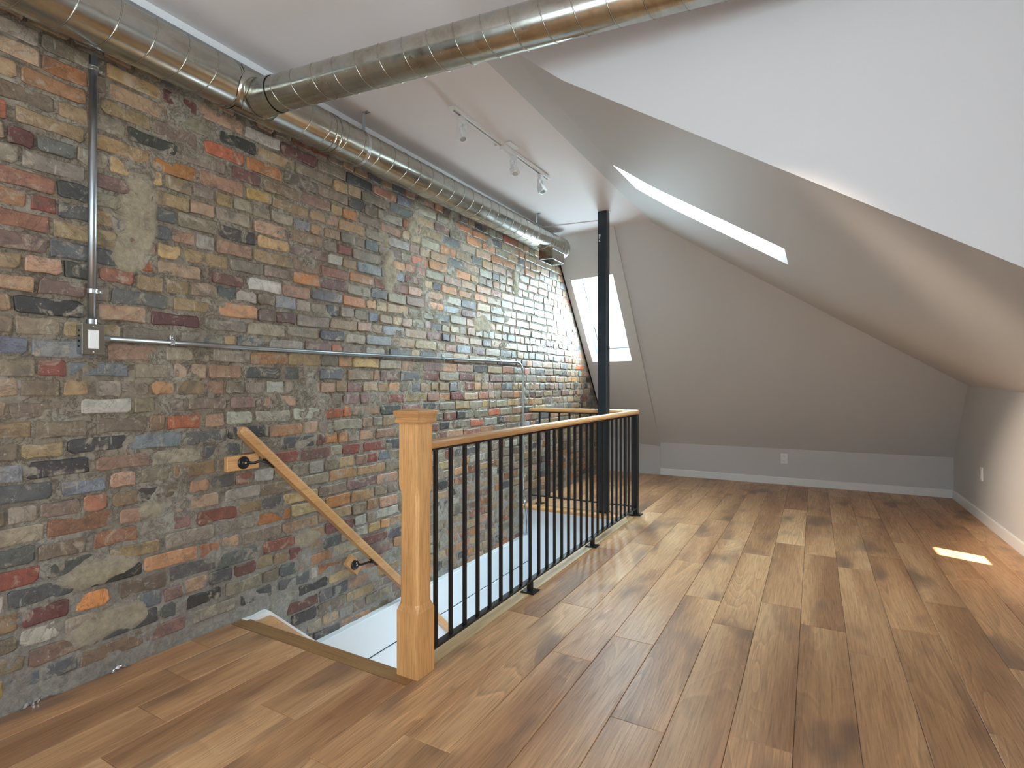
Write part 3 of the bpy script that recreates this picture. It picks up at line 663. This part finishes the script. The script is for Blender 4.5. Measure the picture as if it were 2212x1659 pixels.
for i in range(27):
    y = 1.806 + i * .10745
    post = i in (8, 17)
    part('baluster', square_bar(1.08, y, .069, .881, .0155), 'black_metal', rl)
    if post:
        part('leg', square_bar(1.08, y, .007, .0605, .027), 'black_metal', rl)
        bm = bx(1.038, 1.122, y - .04, y + .04, .0012, .008, .0015)
        p = part('foot_plate', bm, 'black_metal', rl)
        for sx in (-1, 1):
            for sy in (-1, 1):
                b2 = bmesh.new(); bmesh.ops.create_cone(b2, cap_ends=True, segments=8, radius1=.005, radius2=.004, depth=.003, matrix=Matrix.Translation((1.08 + sx * .031, y + sy * .029, .0095)))
                part('screw', b2, 'column_paint', p)
part('corner_post', square_bar(1.08, 4.705, .008, .893, .044), 'black_metal', rl)
p = part('foot_plate', bx(1.03, 1.13, 4.655, 4.755, .0012, .008, .0015), 'black_metal', rl)
for x in (.13, .235, .34, .446, .552, .655, .905, .99): part('baluster', square_bar(x, 4.70, .078, .886, .0150), 'black_metal', rl)
part('foot_plate', bx(.10, .17, 4.665, 4.735, .0012, .008, .0015), 'black_metal', rl); part('post', square_bar(.135, 4.70, .008, .071, .022), 'black_metal', rl)

# newel post
nw = thing('newel_post', 'square oak newel post with moulded cap at the head of the stairs', 'newel post', (1.064, 1.697, 0))
cx, cy = 1.064, 1.697
def newel_body():
    bm = bmesh.new()
    lv = [(0.0, .053, .0), (.255, .053, .0), (.285, .0475, .0135), (.715, .0455, .012), (.752, .0465, .0), (1.002, .0465, .0)]
    rings = []
    for z, h, c in lv:
        c = max(c, .0008); pts = []
        for sx, sy in ((1, 1), (-1, 1), (-1, -1), (1, -1)):
            a = (sx * h, sy * (h - c)); b2 = (sx * (h - c), sy * h)
            pts += [a, b2] if sx * sy > 0 else [b2, a]
        rings.append([bm.verts.new((cx + x, cy + y, z + .0005)) for x, y in pts])
    for a, b2 in zip(rings[:-1], rings[1:]):
        for k in range(8): bm.faces.new((a[k], a[(k + 1) % 8], b2[(k + 1) % 8], b2[k]))
    bm.faces.new(rings[0][::-1]); bm.faces.new(rings[-1]); return bm
part('post_shaft', newel_body(), 'honey_oak_up', nw)
def sq_stack(lv, cx, cy):
    bm = bmesh.new(); rings = [[bm.verts.new((cx + sx * h, cy + sy * h, z)) for sx, sy in ((1, 1), (-1, 1), (-1, -1), (1, -1))] for z, h in lv]
    for a, b2 in zip(rings[:-1], rings[1:]):
        for k in range(4): bm.faces.new((a[k], a[(k + 1) % 4], b2[(k + 1) % 4], b2[k]))
    bm.faces.new(rings[0][::-1]); bm.faces.new(rings[-1]); return bm
part('post_cap', sq_stack([(.999, .047), (.999, .056), (1.005, .0585), (1.012, .0585), (1.015, .0555), (1.020, .0545), (1.027, .057), (1.033, .061), (1.038, .0635), (1.046, .0635), (1.049, .061), (1.055, .030), (1.057, .0)], cx, cy), 'honey_oak_x', nw)

# wall handrail on the brick
hw = thing('wall_handrail', 'sloping oak handrail on black brackets along the brick wall', 'handrail', (.10, 1.6, .93))
p0, p1 = Vector((.098, 1.588, .944)), Vector((.098, 3.75, -1.13)); d = (p1 - p0).normalized()
wprof = [(-.021, -.024), (.021, -.024), (.0225, .008), (.019, .018), (.011, .024), (-.011, .024), (-.019, .018), (-.0225, .008)]
bm = bmesh.new(); rings = []
pts = [p0, p0 + d * .012, p0 + d * .03, p1]; sc = [.55, .88, 1, 1]
u, w_ = frame_axes(d)
if w_.z < 0: w_ = -w_; u = -u
for q, s in zip(pts, sc): rings.append([bm.verts.new(q + u * a * s + w_ * b2 * s) for a, b2 in wprof])
for a, b2 in zip(rings[:-1], rings[1:]):
    for k in range(8): bm.faces.new((a[k], a[(k + 1) % 8], b2[(k + 1) % 8], b2[k]))
bm.faces.new(rings[0][::-1]); bm.faces.new(rings[-1])
part('rail', bm, 'honey_oak_y', hw)
railz = lambda y: .944 - (y - 1.588) * (2.074 / 2.162)
for k, (by, bz, ang) in enumerate(((1.648, .772, 0), (2.378, .062, -math.radians(45)), (3.20, -.735, -math.radians(45)))):
    # wooden mounting block, its black rose and the curved arm
    T = Matrix.Translation((0, by, bz)) @ Matrix.Rotation(ang, 4, 'X')
    br = bx(.004, .032, -.082, .085, -.036, .036, .002, 1, T) if ang == 0 else bx(.004, .034, -.062, .062, -.034, .034, .002, 1, T)
    blk = part('mounting_block', br, 'honey_oak_y', hw)
    bm = bmesh.new()
    prof = [(0, .031), (.005, .031), (.010, .026), (.012, .016), (.016, .012)]
    x0 = .033; rr = []
    for px, r in prof: rr.append([bm.verts.new((x0 + px, by + r * math.cos(2 * PI * i / 20), bz + r * math.sin(2 * PI * i / 20))) for i in range(20)])
    for a, b2 in zip(rr[:-1], rr[1:]):
        for i in range(20): bm.faces.new((a[i], a[(i + 1) % 20], b2[(i + 1) % 20], b2[i]))
    bm.faces.new(rr[0]); bm.faces.new(rr[-1])
    rose = part('bracket_rose', bm, 'black_metal', hw, smooth=False)
    bm = bmesh.new(); bmesh.ops.create_cone(bm, cap_ends=True, segments=10, radius1=.006, radius2=.005, depth=.003, matrix=Matrix.Translation((x0 + .0175, by, bz)) @ Matrix.Rotation(PI / 2, 4, 'Y'))
    part('screw', bm, 'bright_zinc', rose)
    ey = by + .092; ez = railz(ey) - .040
    bm = bmesh.new()
    P_ = [Vector((.044, by + .012, bz + .002)), Vector((.058, by + .035, bz - .004)), Vector((.078, by + .062, bz + .004)), Vector((.092, by + .082, (bz + ez) / 2 + .004)), Vector((.097, ey, ez + .006))]
    Q = []
    for i in range(len(P_) - 1):
        for t in (0, .33, .66): 
            a0 = P_[max(i - 1, 0)]; a1 = P_[i]; a2 = P_[i + 1]; a3 = P_[min(i + 2, len(P_) - 1)]
            Q.append(.5 * ((2 * a1) + (a2 - a0) * t + (2 * a0 - 5 * a1 + 4 * a2 - a3) * t * t + (3 * a1 - a0 - 3 * a2 + a3) * t ** 3))
    Q.append(P_[-1]); tube(bm, Q, [.0085 - .0025 * math.sin(PI * i / (len(Q) - 1)) for i in range(len(Q))], 10)
    part('bracket_arm', bm, 'black_metal', hw, smooth=True)
    T = Matrix.Translation((.098, ey, railz(ey) - .0365)) @ Matrix.Rotation(-math.atan(2.074 / 2.162), 4, 'X')
    part('bracket_saddle', bx(-.011, .011, -.036, .036, -.003, .003, .001, 1, T), 'black_metal', hw)

# ------------------------------------------------------------------ steel column
col = thing('steel_column', 'slim dark square steel column standing from floor to ceiling at the stairwell end', 'column', (.80, 4.655, 0))
def hollow_col():
    bm = bx(.757, .842, 4.613, 4.698, .003, zc(4.65) - .004, .006, 3); return bm
part('column_shaft', hollow_col(), 'column_paint', col)
part('base_plate', bx(.750, .849, 4.606, 4.705, .0008, .005, .001), 'column_paint', col)
bm = bmesh.new()
for yy, zz, s in ((4.6122, 2.50, .012), (4.6122, 2.478, .008), (4.6122, 2.452, .009)): box(bm, .772 - s * .3, .772 + s, yy, yy + .001, zz - s, zz + s * .8)
part('bare_chip', bm, 'bright_zinc', col, 'small bare metal chips in the paint near the top')

# ------------------------------------------------------------------ ducts
dz = lambda y: 2.487 + .0175 * (y - .7)
DX, DR = .172, .1005
du = thing('main_duct', 'round galvanised spiral air duct running the length of the brick wall', 'air duct', (DX, 2.3, 2.5))
def dcyl(y0, y1, r, n=40, caps=False, step=.12):
    bm = bmesh.new(); k = max(1, int(round((y1 - y0) / step))); ys_ = np.linspace(y0, y1, k + 1)
    R2 = [[bm.verts.new((DX + r * math.cos(2 * PI * i / n), y, dz(y) + r * math.sin(2 * PI * i / n))) for i in range(n)] for y in ys_]
    for a, c in zip(R2[:-1], R2[1:]):
        for i in range(n): bm.faces.new((a[i], a[(i + 1) % n], c[(i + 1) % n], c[i]))
    if caps: bm.faces.new(R2[0]); bm.faces.new(R2[-1])
    return bm
Y1 = 5.10
part('duct_tube', dcyl(YB + .01, 1.50, DR), 'galvanised', du, smooth=True)
part('duct_tube', dcyl(1.72, Y1 - .0, DR), 'galvanised', du, smooth=True)
part('tee_body', dcyl(1.492, 1.728, DR + .0022), 'galvanised', du, smooth=True)
def helix(y0, y1, pitch=.1222, phase=.875):
    """raised lock seam of a spiral duct; passes the room side at phase + k * pitch"""
    bm = bmesh.new(); n = 32; tot = int((y1 - y0) / pitch * n); prev = None; r = .0026
    for k in range(tot + 1):
        y = y0 + k * pitch / n; th = 2 * PI * (y - phase) / pitch - .35
        c, s = math.cos(th), math.sin(th)
        ring = []
        for a in range(5):
            q = 2 * PI * a / 5; rr = DR + .0004 + r * math.cos(q) * .9; ring.append(bm.verts.new((DX + rr * c, y + r * math.sin(q), dz(y) + rr * s)))
        if prev:
            for a in range(5): bm.faces.new((prev[a], prev[(a + 1) % 5], ring[(a + 1) % 5], ring[a]))
        else: bm.faces.new(ring)
        prev = ring
    bm.faces.new(prev[::-1]); return bm
part('spiral_seam', helix(YB + .1, 1.49), 'galvanised', du, smooth=True)
part('spiral_seam', helix(1.735, 4.70, .1222, .875), 'galvanised', du, smooth=True)
def torus_y(y, r0, t, wdt=1.0, n=40):
    bm = bmesh.new(); pr_ = [(0, 0), (t, .15), (t, .85), (0, 1)]
    R2 = [[bm.verts.new((DX + (r0 + a) * math.cos(2 * PI * i / n), y + b2 * wdt, dz(y) + (r0 + a) * math.sin(2 * PI * i / n))) for i in range(n)] for a, b2 in pr_]
    for q in range(4):
        a, c = R2[q], R2[(q + 1) % 4]
        for i in range(n): bm.faces.new((a[i], a[(i + 1) % n], c[(i + 1) % n], c[i]))
    return bm
for y in (1.478, 2.02, 2.052, 4.735): part('coupling_ring', torus_y(y, DR - .0015, .0052, .007), 'galvanised', du, smooth=True)
for i in range(4): part('coupling_ring', torus_y(4.80 + i * .075, DR - .0015, .0028, .004), 'galvanised', du, smooth=True)
bm = dcyl(Y1, Y1 + .018, DR + .004, caps=True); part('end_cap', bm, 'galvanised', du)
bm = bmesh.new()
for ang, y in ((-20, 1.52), (-42, 1.52), (-35, 1.70), (-12, 2.0), (30, 2.0), (-24, 2.07), (-45, 2.0), (25, 1.53)):
    a = math.radians(ang); box(bm, DX + (DR + .002) * math.cos(a) - .003, DX + (DR + .002) * math.cos(a) + .004, y - .0035, y + .0035, dz(y) + (DR + .002) * math.sin(a) - .0035, dz(y) + (DR + .002) * math.sin(a) + .0035, .0012)
part('duct_screws', bm, 'bright_zinc', du)['kind'] = 'stuff'
# downward outlet box near the end
bo = bmesh.new(); x0, x1, y0, y1, z0, z1, t = .125, .268, 4.70, 4.985, 2.375, 2.50, .003
for a in ((x0, x0 + t, y0, y1), (x1 - t, x1, y0, y1), (x0, x1, y0, y0 + t), (x0, x1, y1 - t, y1)): box(bo, a[0], a[1], a[2], a[3], z0, z1)
ob = part('outlet_box', bo, 'galvanised', du)
bo = bmesh.new()
for a in ((x0 - .006, x0 + .010, y0 - .006, y1 + .006), (x1 - .010, x1 + .006, y0 - .006, y1 + .006), (x0, x1, y0 - .006, y0 + .01), (x0, x1, y1 - .01, y1 + .006)): box(bo, a[0], a[1], a[2], a[3], z0 - .004, z0)
part('outlet_flange', bo, 'bright_zinc', ob)
bo = bx(x0 + t, x1 - t, y0 + t, y1 - t, z0 + .06, z0 + .062); part('outlet_damper', bo, 'plate_steel', ob)
part('saddle_flange', bx(x1 - .0005, x1 + .004, y0, y1 + .05, 2.470, 2.497), 'bright_zinc', ob)
# branch duct leaving the tee
BD = Vector((.99255, .1218, 0)); B0 = Vector((.185, 1.575, 2.463)); BR = .0755
bu, bw = BD.cross(Vector((0, 0, 1))).normalized(), Vector((0, 0, 1))
brd = thing('branch_duct', 'smaller galvanised spiral duct crossing below the ceiling from the tee', 'air duct', tuple(B0))
def bcyl(s0, s1, r0, r1=None, n=36, k=None):
    bm = bmesh.new(); r1 = r1 or r0; k = k or max(1, int((s1 - s0) / .1)); R2 = []
    for q in range(k + 1):
        s = s0 + (s1 - s0) * q / k; r = r0 + (r1 - r0) * q / k; c = B0 + BD * s
        R2.append([bm.verts.new(c + (bu * math.cos(2 * PI * i / n) + bw * math.sin(2 * PI * i / n)) * r) for i in range(n)])
    for a, c in zip(R2[:-1], R2[1:]):
        for i in range(n): bm.faces.new((a[i], a[(i + 1) % n], c[(i + 1) % n], c[i]))
    return bm
part('duct_tube', bcyl(.12, 3.3, BR), 'galvanised', brd, smooth=True)
part('saddle_collar', bcyl(.055, .165, BR + .006, BR + .0025), 'galvanised', brd, smooth=True)
bm = bmesh.new(); n = 36                                    # saddle flange hugging the main duct
R2 = []
for s, rr, off in ((0, BR + .004, 0), (0, BR + .012, .004), (0, BR + .034, .001), (0, BR + .034, -.001)):
    ring = []
    for i in range(n):
        a = 2 * PI * i / n; py = 1.575 + math.cos(a) * rr; pz = 2.463 + math.sin(a) * rr; dzz = pz - dz(py)
        q = DR + .004 + off
        xx = DX + math.sqrt(max(q * q - min(dzz * dzz, q * q * .93), 0)); ring.append(bm.verts.new((xx, py, pz if abs(dzz) < q * .96 else dz(py) + math.copysign(q * .96, dzz))))
    R2.append(ring)
for a, c in zip(R2[:-1], R2[1:]):
    for i in range(n): bm.faces.new((a[i], a[(i + 1) % n], c[(i + 1) % n], c[i]))
part('saddle_flange', bm, 'galvanised', brd, smooth=True)
def bhelix(s0, s1, pitch):
    bm = bmesh.new(); n = 28; tot = int((s1 - s0) / pitch * n); prev = None; r = .0023
    for k in range(tot + 1):
        s = s0 + k * pitch / n; th = -2 * PI * (s - s0) / pitch; c0 = B0 + BD * s; rad = bu * math.cos(th) + bw * math.sin(th)
        ring = [bm.verts.new(c0 + rad * (BR + .0003 + r * .9 * math.cos(2 * PI * a / 5)) + BD * (r * math.sin(2 * PI * a / 5))) for a in range(5)]
        if prev:
            for a in range(5): bm.faces.new((prev[a], prev[(a + 1) % 5], ring[(a + 1) % 5], ring[a]))
        prev = ring
    return bm
part('spiral_seam', bhelix(.20, 3.28, .1130), 'galvanised', brd, smooth=True)
part('coupling_ring', bcyl(.052, .060, BR + .0095, BR + .0095, k=1), 'galvanised', brd, smooth=True)
part('coupling_ring', bcyl(.160, .166, BR + .0055, BR + .0045, k=1), 'galvanised', brd, smooth=True)
# duct hangers
def hanger(x, y, label):
    h = thing('duct_hanger', label, 'duct hanger', (x, y, zc(y)), 'strap hangers holding the main duct')
    zt = zc(y) - .001; zb = dz(y) + DR * .86
    part('hanger_plate', bx(x - .012, x + .028, y - .013, y + .013, zt - .003, zt, .0006), 'bright_zinc', h)
    bm = bmesh.new(); bmesh.ops.create_cone(bm, cap_ends=True, segments=10, radius1=.007, radius2=.006, depth=.005, matrix=Matrix.Translation((x + .015, y, zt - .0055))); part('screw', bm, 'zinc', h)
    part('strap', bx(x - .0135, x - .011, y - .012, y + .012, zb, zt - .001, .0006), 'zinc', h)
    part('band', torus_y(y - .012, DR + .0005, .0022, .024), 'bright_zinc', h, smooth=False)
hanger(.232, 2.262, 'galvanised strap hanger from the ceiling nearer the branch duct')
hanger(.262, 4.40, 'galvanised strap hanger close to the duct end by the black column')

# ------------------------------------------------------------------ conduit and switch
cdt = thing('switch_box', 'steel surface box with a white rocker switch on the brick wall', 'light switch', (.03, 1.010, 1.325))
part('box_body', bx(.004, .056, .976, 1.044, 1.270, 1.381, .003), 'zinc', cdt)
part('switch_plate', bx(.056, .0595, .9725, 1.0475, 1.2665, 1.3845, .0015), 'plate_steel', cdt)
part('rocker_frame', bx(.059, .0612, .9925, 1.0275, 1.290, 1.361, .0006), 'white_plastic', cdt)
T = Matrix.Translation((.0605, 1.010, 1.3255)) @ Matrix.Rotation(math.radians(3), 4, 'Y')
part('rocker', bx(0, .004, -.0145, .0145, -.0325, .0325, .0008, 1, T), 'white_plastic', cdt)
for z in (1.2765, 1.3745):
    bm = bmesh.new(); bmesh.ops.create_uvsphere(bm, u_segments=10, v_segments=6, radius=.0035, matrix=Matrix.Translation((.0595, 1.010, z)) @ Matrix.Scale(.5, 4, (1, 0, 0))); part('screw', bm, 'bright_zinc', cdt)
bm = bmesh.new()
for z in (1.295, 1.315, 1.335, 1.355): box(bm, .02, .034, .9752, .9765, z, z + .007)
part('knockout', bm, 'dark_slot', cdt)
def conduit(name, pts, r, label):
    t = thing(name, label, 'conduit', pts[0]); bm = bmesh.new(); tube(bm, pts, r, 14); part('pipe', bm, 'zinc', t, smooth=True); return t
def clip(t, x, y, z, vertical, r, side=1):
    """one-hole strap: raised band with a screw ear"""
    bm = bmesh.new()
    if vertical:
        bmesh.ops.create_cone(bm, cap_ends=True, segments=16, radius1=r + .003, radius2=r + .003, depth=.016, matrix=Matrix.Translation((x, y, z)))
        b_ = bm
        for s in (-1, 1): bmesh.ops.create_cone(bm, cap_ends=True, segments=16, radius1=r + .0045, radius2=r + .0045, depth=.003, matrix=Matrix.Translation((x, y, z + s * .006)))
        box(bm, x - r, x - r + .003 + .012, y + side * r * .6, y + side * (r + .022), z - .007, z + .007, .002)
        sc = (x - r + .0155, y + side * (r + .013), z)
    else:
        R_ = Matrix.Rotation(PI / 2, 4, 'X')
        bmesh.ops.create_cone(bm, cap_ends=True, segments=16, radius1=r + .003, radius2=r + .003, depth=.016, matrix=Matrix.Translation((x, y, z)) @ R_)
        for s in (-1, 1): bmesh.ops.create_cone(bm, cap_ends=True, segments=16, radius1=r + .0045, radius2=r + .0045, depth=.003, matrix=Matrix.Translation((x, y + s * .006, z)) @ R_)
        box(bm, x - r, x - r + .003 + .012, y - .007, y + .007, z + r * .6, z + r + .022, .002)
        sc = (x - r + .0155, y, z + r + .013)
    c = part('pipe_strap', bm, 'bright_zinc', t)
    b2 = bmesh.new(); bmesh.ops.create_uvsphere(b2, u_segments=8, v_segments=5, radius=.0042, matrix=Matrix.Translation(sc)); part('screw', b2, 'zinc', c)
cv = conduit('conduit_riser', [(.034, 1.014, 1.383), (.034, 1.016, 1.9), (.034, 1.018, 2.42)], .0138, 'vertical galvanised conduit rising from the switch to the duct')
clip(cv, .034, 1.015, 1.512, True, .0138); clip(cv, .034, 1.018, 2.372, True, .0138)
bm = bmesh.new(); bmesh.ops.create_cone(bm, cap_ends=True, segments=16, radius1=.0165, radius2=.0165, depth=.022, matrix=Matrix.Translation((.034, 1.014, 1.393))); part('connector', bm, 'zinc', cv)
arc = [(.036, 1.048, 1.333), (.036, 1.6, 1.334), (.036, 2.3, 1.337), (.036, 3.3, 1.350), (.036, 4.10, 1.362), (.036, 4.38, 1.364)]
for k in range(1, 9):
    a = PI / 2 * k / 8; arc.append((.036, 4.42 + .115 * math.sin(a), 1.249 + .115 * math.cos(a)))
arc += [(.036, 4.536, .8), (.036, 4.537, .30), (.040, 4.539, .07)]
ch = conduit('conduit_run', arc, .0108, 'thin galvanised conduit running level along the brick then bending down')
for y, z in ((1.308, 1.3335), (3.26, 1.3495), (4.10, 1.362)): clip(ch, .036, y, z, False, .0108)
for z in (.42, .13):
    bm = bmesh.new(); bmesh.ops.create_cone(bm, cap_ends=True, segments=14, radius1=.0145, radius2=.0145, depth=.034, matrix=Matrix.Translation((.036, 4.537, z))); part('coupling', bm, 'zinc', ch)
bm = bmesh.new(); bmesh.ops.create_cone(bm, cap_ends=True, segments=16, radius1=.0135, radius2=.0135, depth=.020, matrix=Matrix.Translation((.036, 1.060, 1.333)) @ Matrix.Rotation(PI / 2, 4, 'X')); part('connector', bm, 'zinc', ch)
fl = []
for k in range(15):
    t = k / 14; fl.append((.046 + .03 * math.sin(t * PI), 4.540 + .055 * t ** 3, .05 - .36 * t + .04 * t * t))
bm = bmesh.new(); tube(bm, fl, .011, 12); part('flexible_tail', bm, 'zinc', ch, smooth=True)

# ------------------------------------------------------------------ track light
tl = thing('track_light', 'white ceiling track carrying three small square spotlights', 'track light', (.70, 3.05, zc(3.05)))
def tz(y): return zc(y) - .0015
TX = lambda y: .700 + (y - 2.46) * .02
Tm = Matrix.Translation((TX(3.05), 3.05, 0)) @ Matrix.Rotation(-math.atan(.02), 4, 'Z')
def tb(x0, x1, y0, y1, z0, z1, bev=.0): return bx(x0, x1, y0 - 3.05, y1 - 3.05, z0, z1, bev, 1, Tm)
zt = tz(3.05)
bm = bmesh.new()
for a in ((-.0175, -.006), (.006, .0175)): box(bm, a[0], a[1], -.59, .59, zt - .021, zt, 0, 1, Tm)
box(bm, -.0175, .0175, -.60, -.59, zt - .021, zt, .001, 1, Tm); box(bm, -.0175, .0175, .59, .60, zt - .021, zt, .001, 1, Tm); box(bm, -.006, .006, -.59, .59, zt - .007, zt, 0, 1, Tm)
part('track', bm, 'white_metal', tl)
part('track_slot', tb(-.0058, .0058, 2.465, 3.635, zt - .012, zt - .0075), 'dark_slot', tl)
part('canopy_plate', tb(-.058, .060, 2.985, 3.105, zt - .006, zt, .002), 'white_metal', tl)
part('feed_box', tb(-.021, .021, 2.985, 3.105, zt - .040, zt - .0055, .002), 'white_metal', tl)
part('end_cap', tb(-.0185, .0185, 2.448, 2.462, zt - .0225, zt, .001), 'white_metal', tl)
def spot(y, yaw, tilt):
    x = TX(y); z = zt
    ad = part('spot_adapter', bx(x - .014, x + .014, y - .019, y + .019, z - .062, z - .0205, .0015), 'white_metal', tl)
    # yoke: two arms, then the square head with its lens
    R0 = Matrix.Translation((x, y, z - .060)) @ Matrix.Rotation(math.radians(yaw), 4, 'Z')
    bm = bmesh.new(); box(bm, -.026, .026, -.009, .009, -.0045, 0, .001, 1, R0)
    for s in (-1, 1): box(bm, s * .026 - .0018, s * .026 + .0018, -.009, .009, -.058, 0, .001, 1, R0)
    part('spot_yoke', bm, 'white_metal', ad)
    H = R0 @ Matrix.Translation((0, 0, -.050)) @ Matrix.Rotation(math.radians(tilt), 4, 'X')
    bm = bmesh.new(); rr = []
    for zz, h_ in ((.022, .014), (.016, .017), (-.012, .0232), (-.0135, .0225), (-.015, .0232), (-.048, .0255), (-.048, .022), (-.044, .021)):
        c = .003; pts = []
        for sx, sy in ((1, 1), (-1, 1), (-1, -1), (1, -1)):
            a = (sx * h_, sy * (h_ - c)); b2 = (sx * (h_ - c), sy * h_); pts += [a, b2] if sx * sy > 0 else [b2, a]
        rr.append([bm.verts.new(H @ Vector((p[0], p[1], zz))) for p in pts])
    for a, c in zip(rr[:-1], rr[1:]):
        for i in range(8): bm.faces.new((a[i], a[(i + 1) % 8], c[(i + 1) % 8], c[i]))
    bm.faces.new(rr[0])
    hd = part('spot_head', bm, 'white_metal', tl)
    bm = bmesh.new(); bmesh.ops.create_cone(bm, cap_ends=True, segments=20, radius1=.0175, radius2=.0185, depth=.003, matrix=H @ Matrix.Translation((0, 0, -.0455))); part('spot_lens', bm, 'lamp_lens', hd)
    bm = bmesh.new(); box(bm, -.0218, .0218, -.0218, .0218, -.0440, -.0430, 0, 1, H); part('spot_face', bm, 'white_plastic', hd)
    bm = bmesh.new(); tube(bm, [(x, y, z - .058), (x + .004, y + .006, z - .072), (x, y + .002, z - .088)], .0022, 6); part('spot_wire', bm, 'lamp_lens', ad, smooth=True)
spot(2.545, 74, -14); spot(3.135, 72, -21); spot(3.525, 78, -24)

# ------------------------------------------------------------------ outlets, foil
oz = thing('wall_outlet', 'white duplex outlet on the far knee wall', 'outlet', (2.158, YK, .30))
part('cover_plate', bx(2.122, 2.194, YK - .006, YK, .241, .358, .002), 'white_plastic', oz)
for z in (.272, .327):
    f = part('socket_face', bx(2.141, 2.175, YK - .0078, YK - .0055, z - .0165, z + .0165, .001), 'white_plastic', oz)
    for dx in (-.0065, .0065): part('socket_slot', bx(2.158 + dx - .0012, 2.158 + dx + .0012, YK - .0084, YK - .0076, z - .001, z + .008), 'dark_slot', f)
    part('socket_slot', bx(2.1555, 2.1605, YK - .0084, YK - .0076, z - .0115, z - .0065), 'dark_slot', f)
oz = thing('wall_outlet', 'white cover plate on the right wall seen edge on', 'outlet', (XR, 5.92, .40))
part('cover_plate', bx(XR - .007, XR, 5.885, 5.957, .342, .457, .002), 'white_plastic', oz)
f = part('socket_face', bx(XR - .010, XR - .0065, 5.903, 5.939, .362, .437, .001), 'white_plastic', oz)
fo = None
rf = random.Random(8)
for k, (ya, yb) in enumerate(((.80, .93), (1.09, 1.16))):
    bm = bmesh.new(); n = int((yb - ya) / .008); prev = None
    for i in range(n + 1):
        y = ya + (yb - ya) * i / n; e = math.sin(PI * i / n)
        a = bm.verts.new((.010 + rf.uniform(0, .006), y, .001)); b2 = bm.verts.new((.013 + rf.uniform(0, .006), y + rf.uniform(-.002, .002), .001 + (.004 + rf.uniform(0, .010)) * e)); c = bm.verts.new((.006 + rf.uniform(0, .004), y, .001 + (.010 + rf.uniform(0, .014)) * e))
        if prev: bm.faces.new((prev[0], a, b2, prev[1])); bm.faces.new((prev[1], b2, c, prev[2]))
        prev = (a, b2, c)
    o = obj('foil_scrap', bm, 'foil'); o['label'] = ('longer crumpled silver foil scrap at the floor edge nearest the viewer', 'small crumpled silver foil scrap at the floor edge further along')[k]
    o['category'] = 'foil'
# warm glow on the right wall comes from the added spot lamp out of view
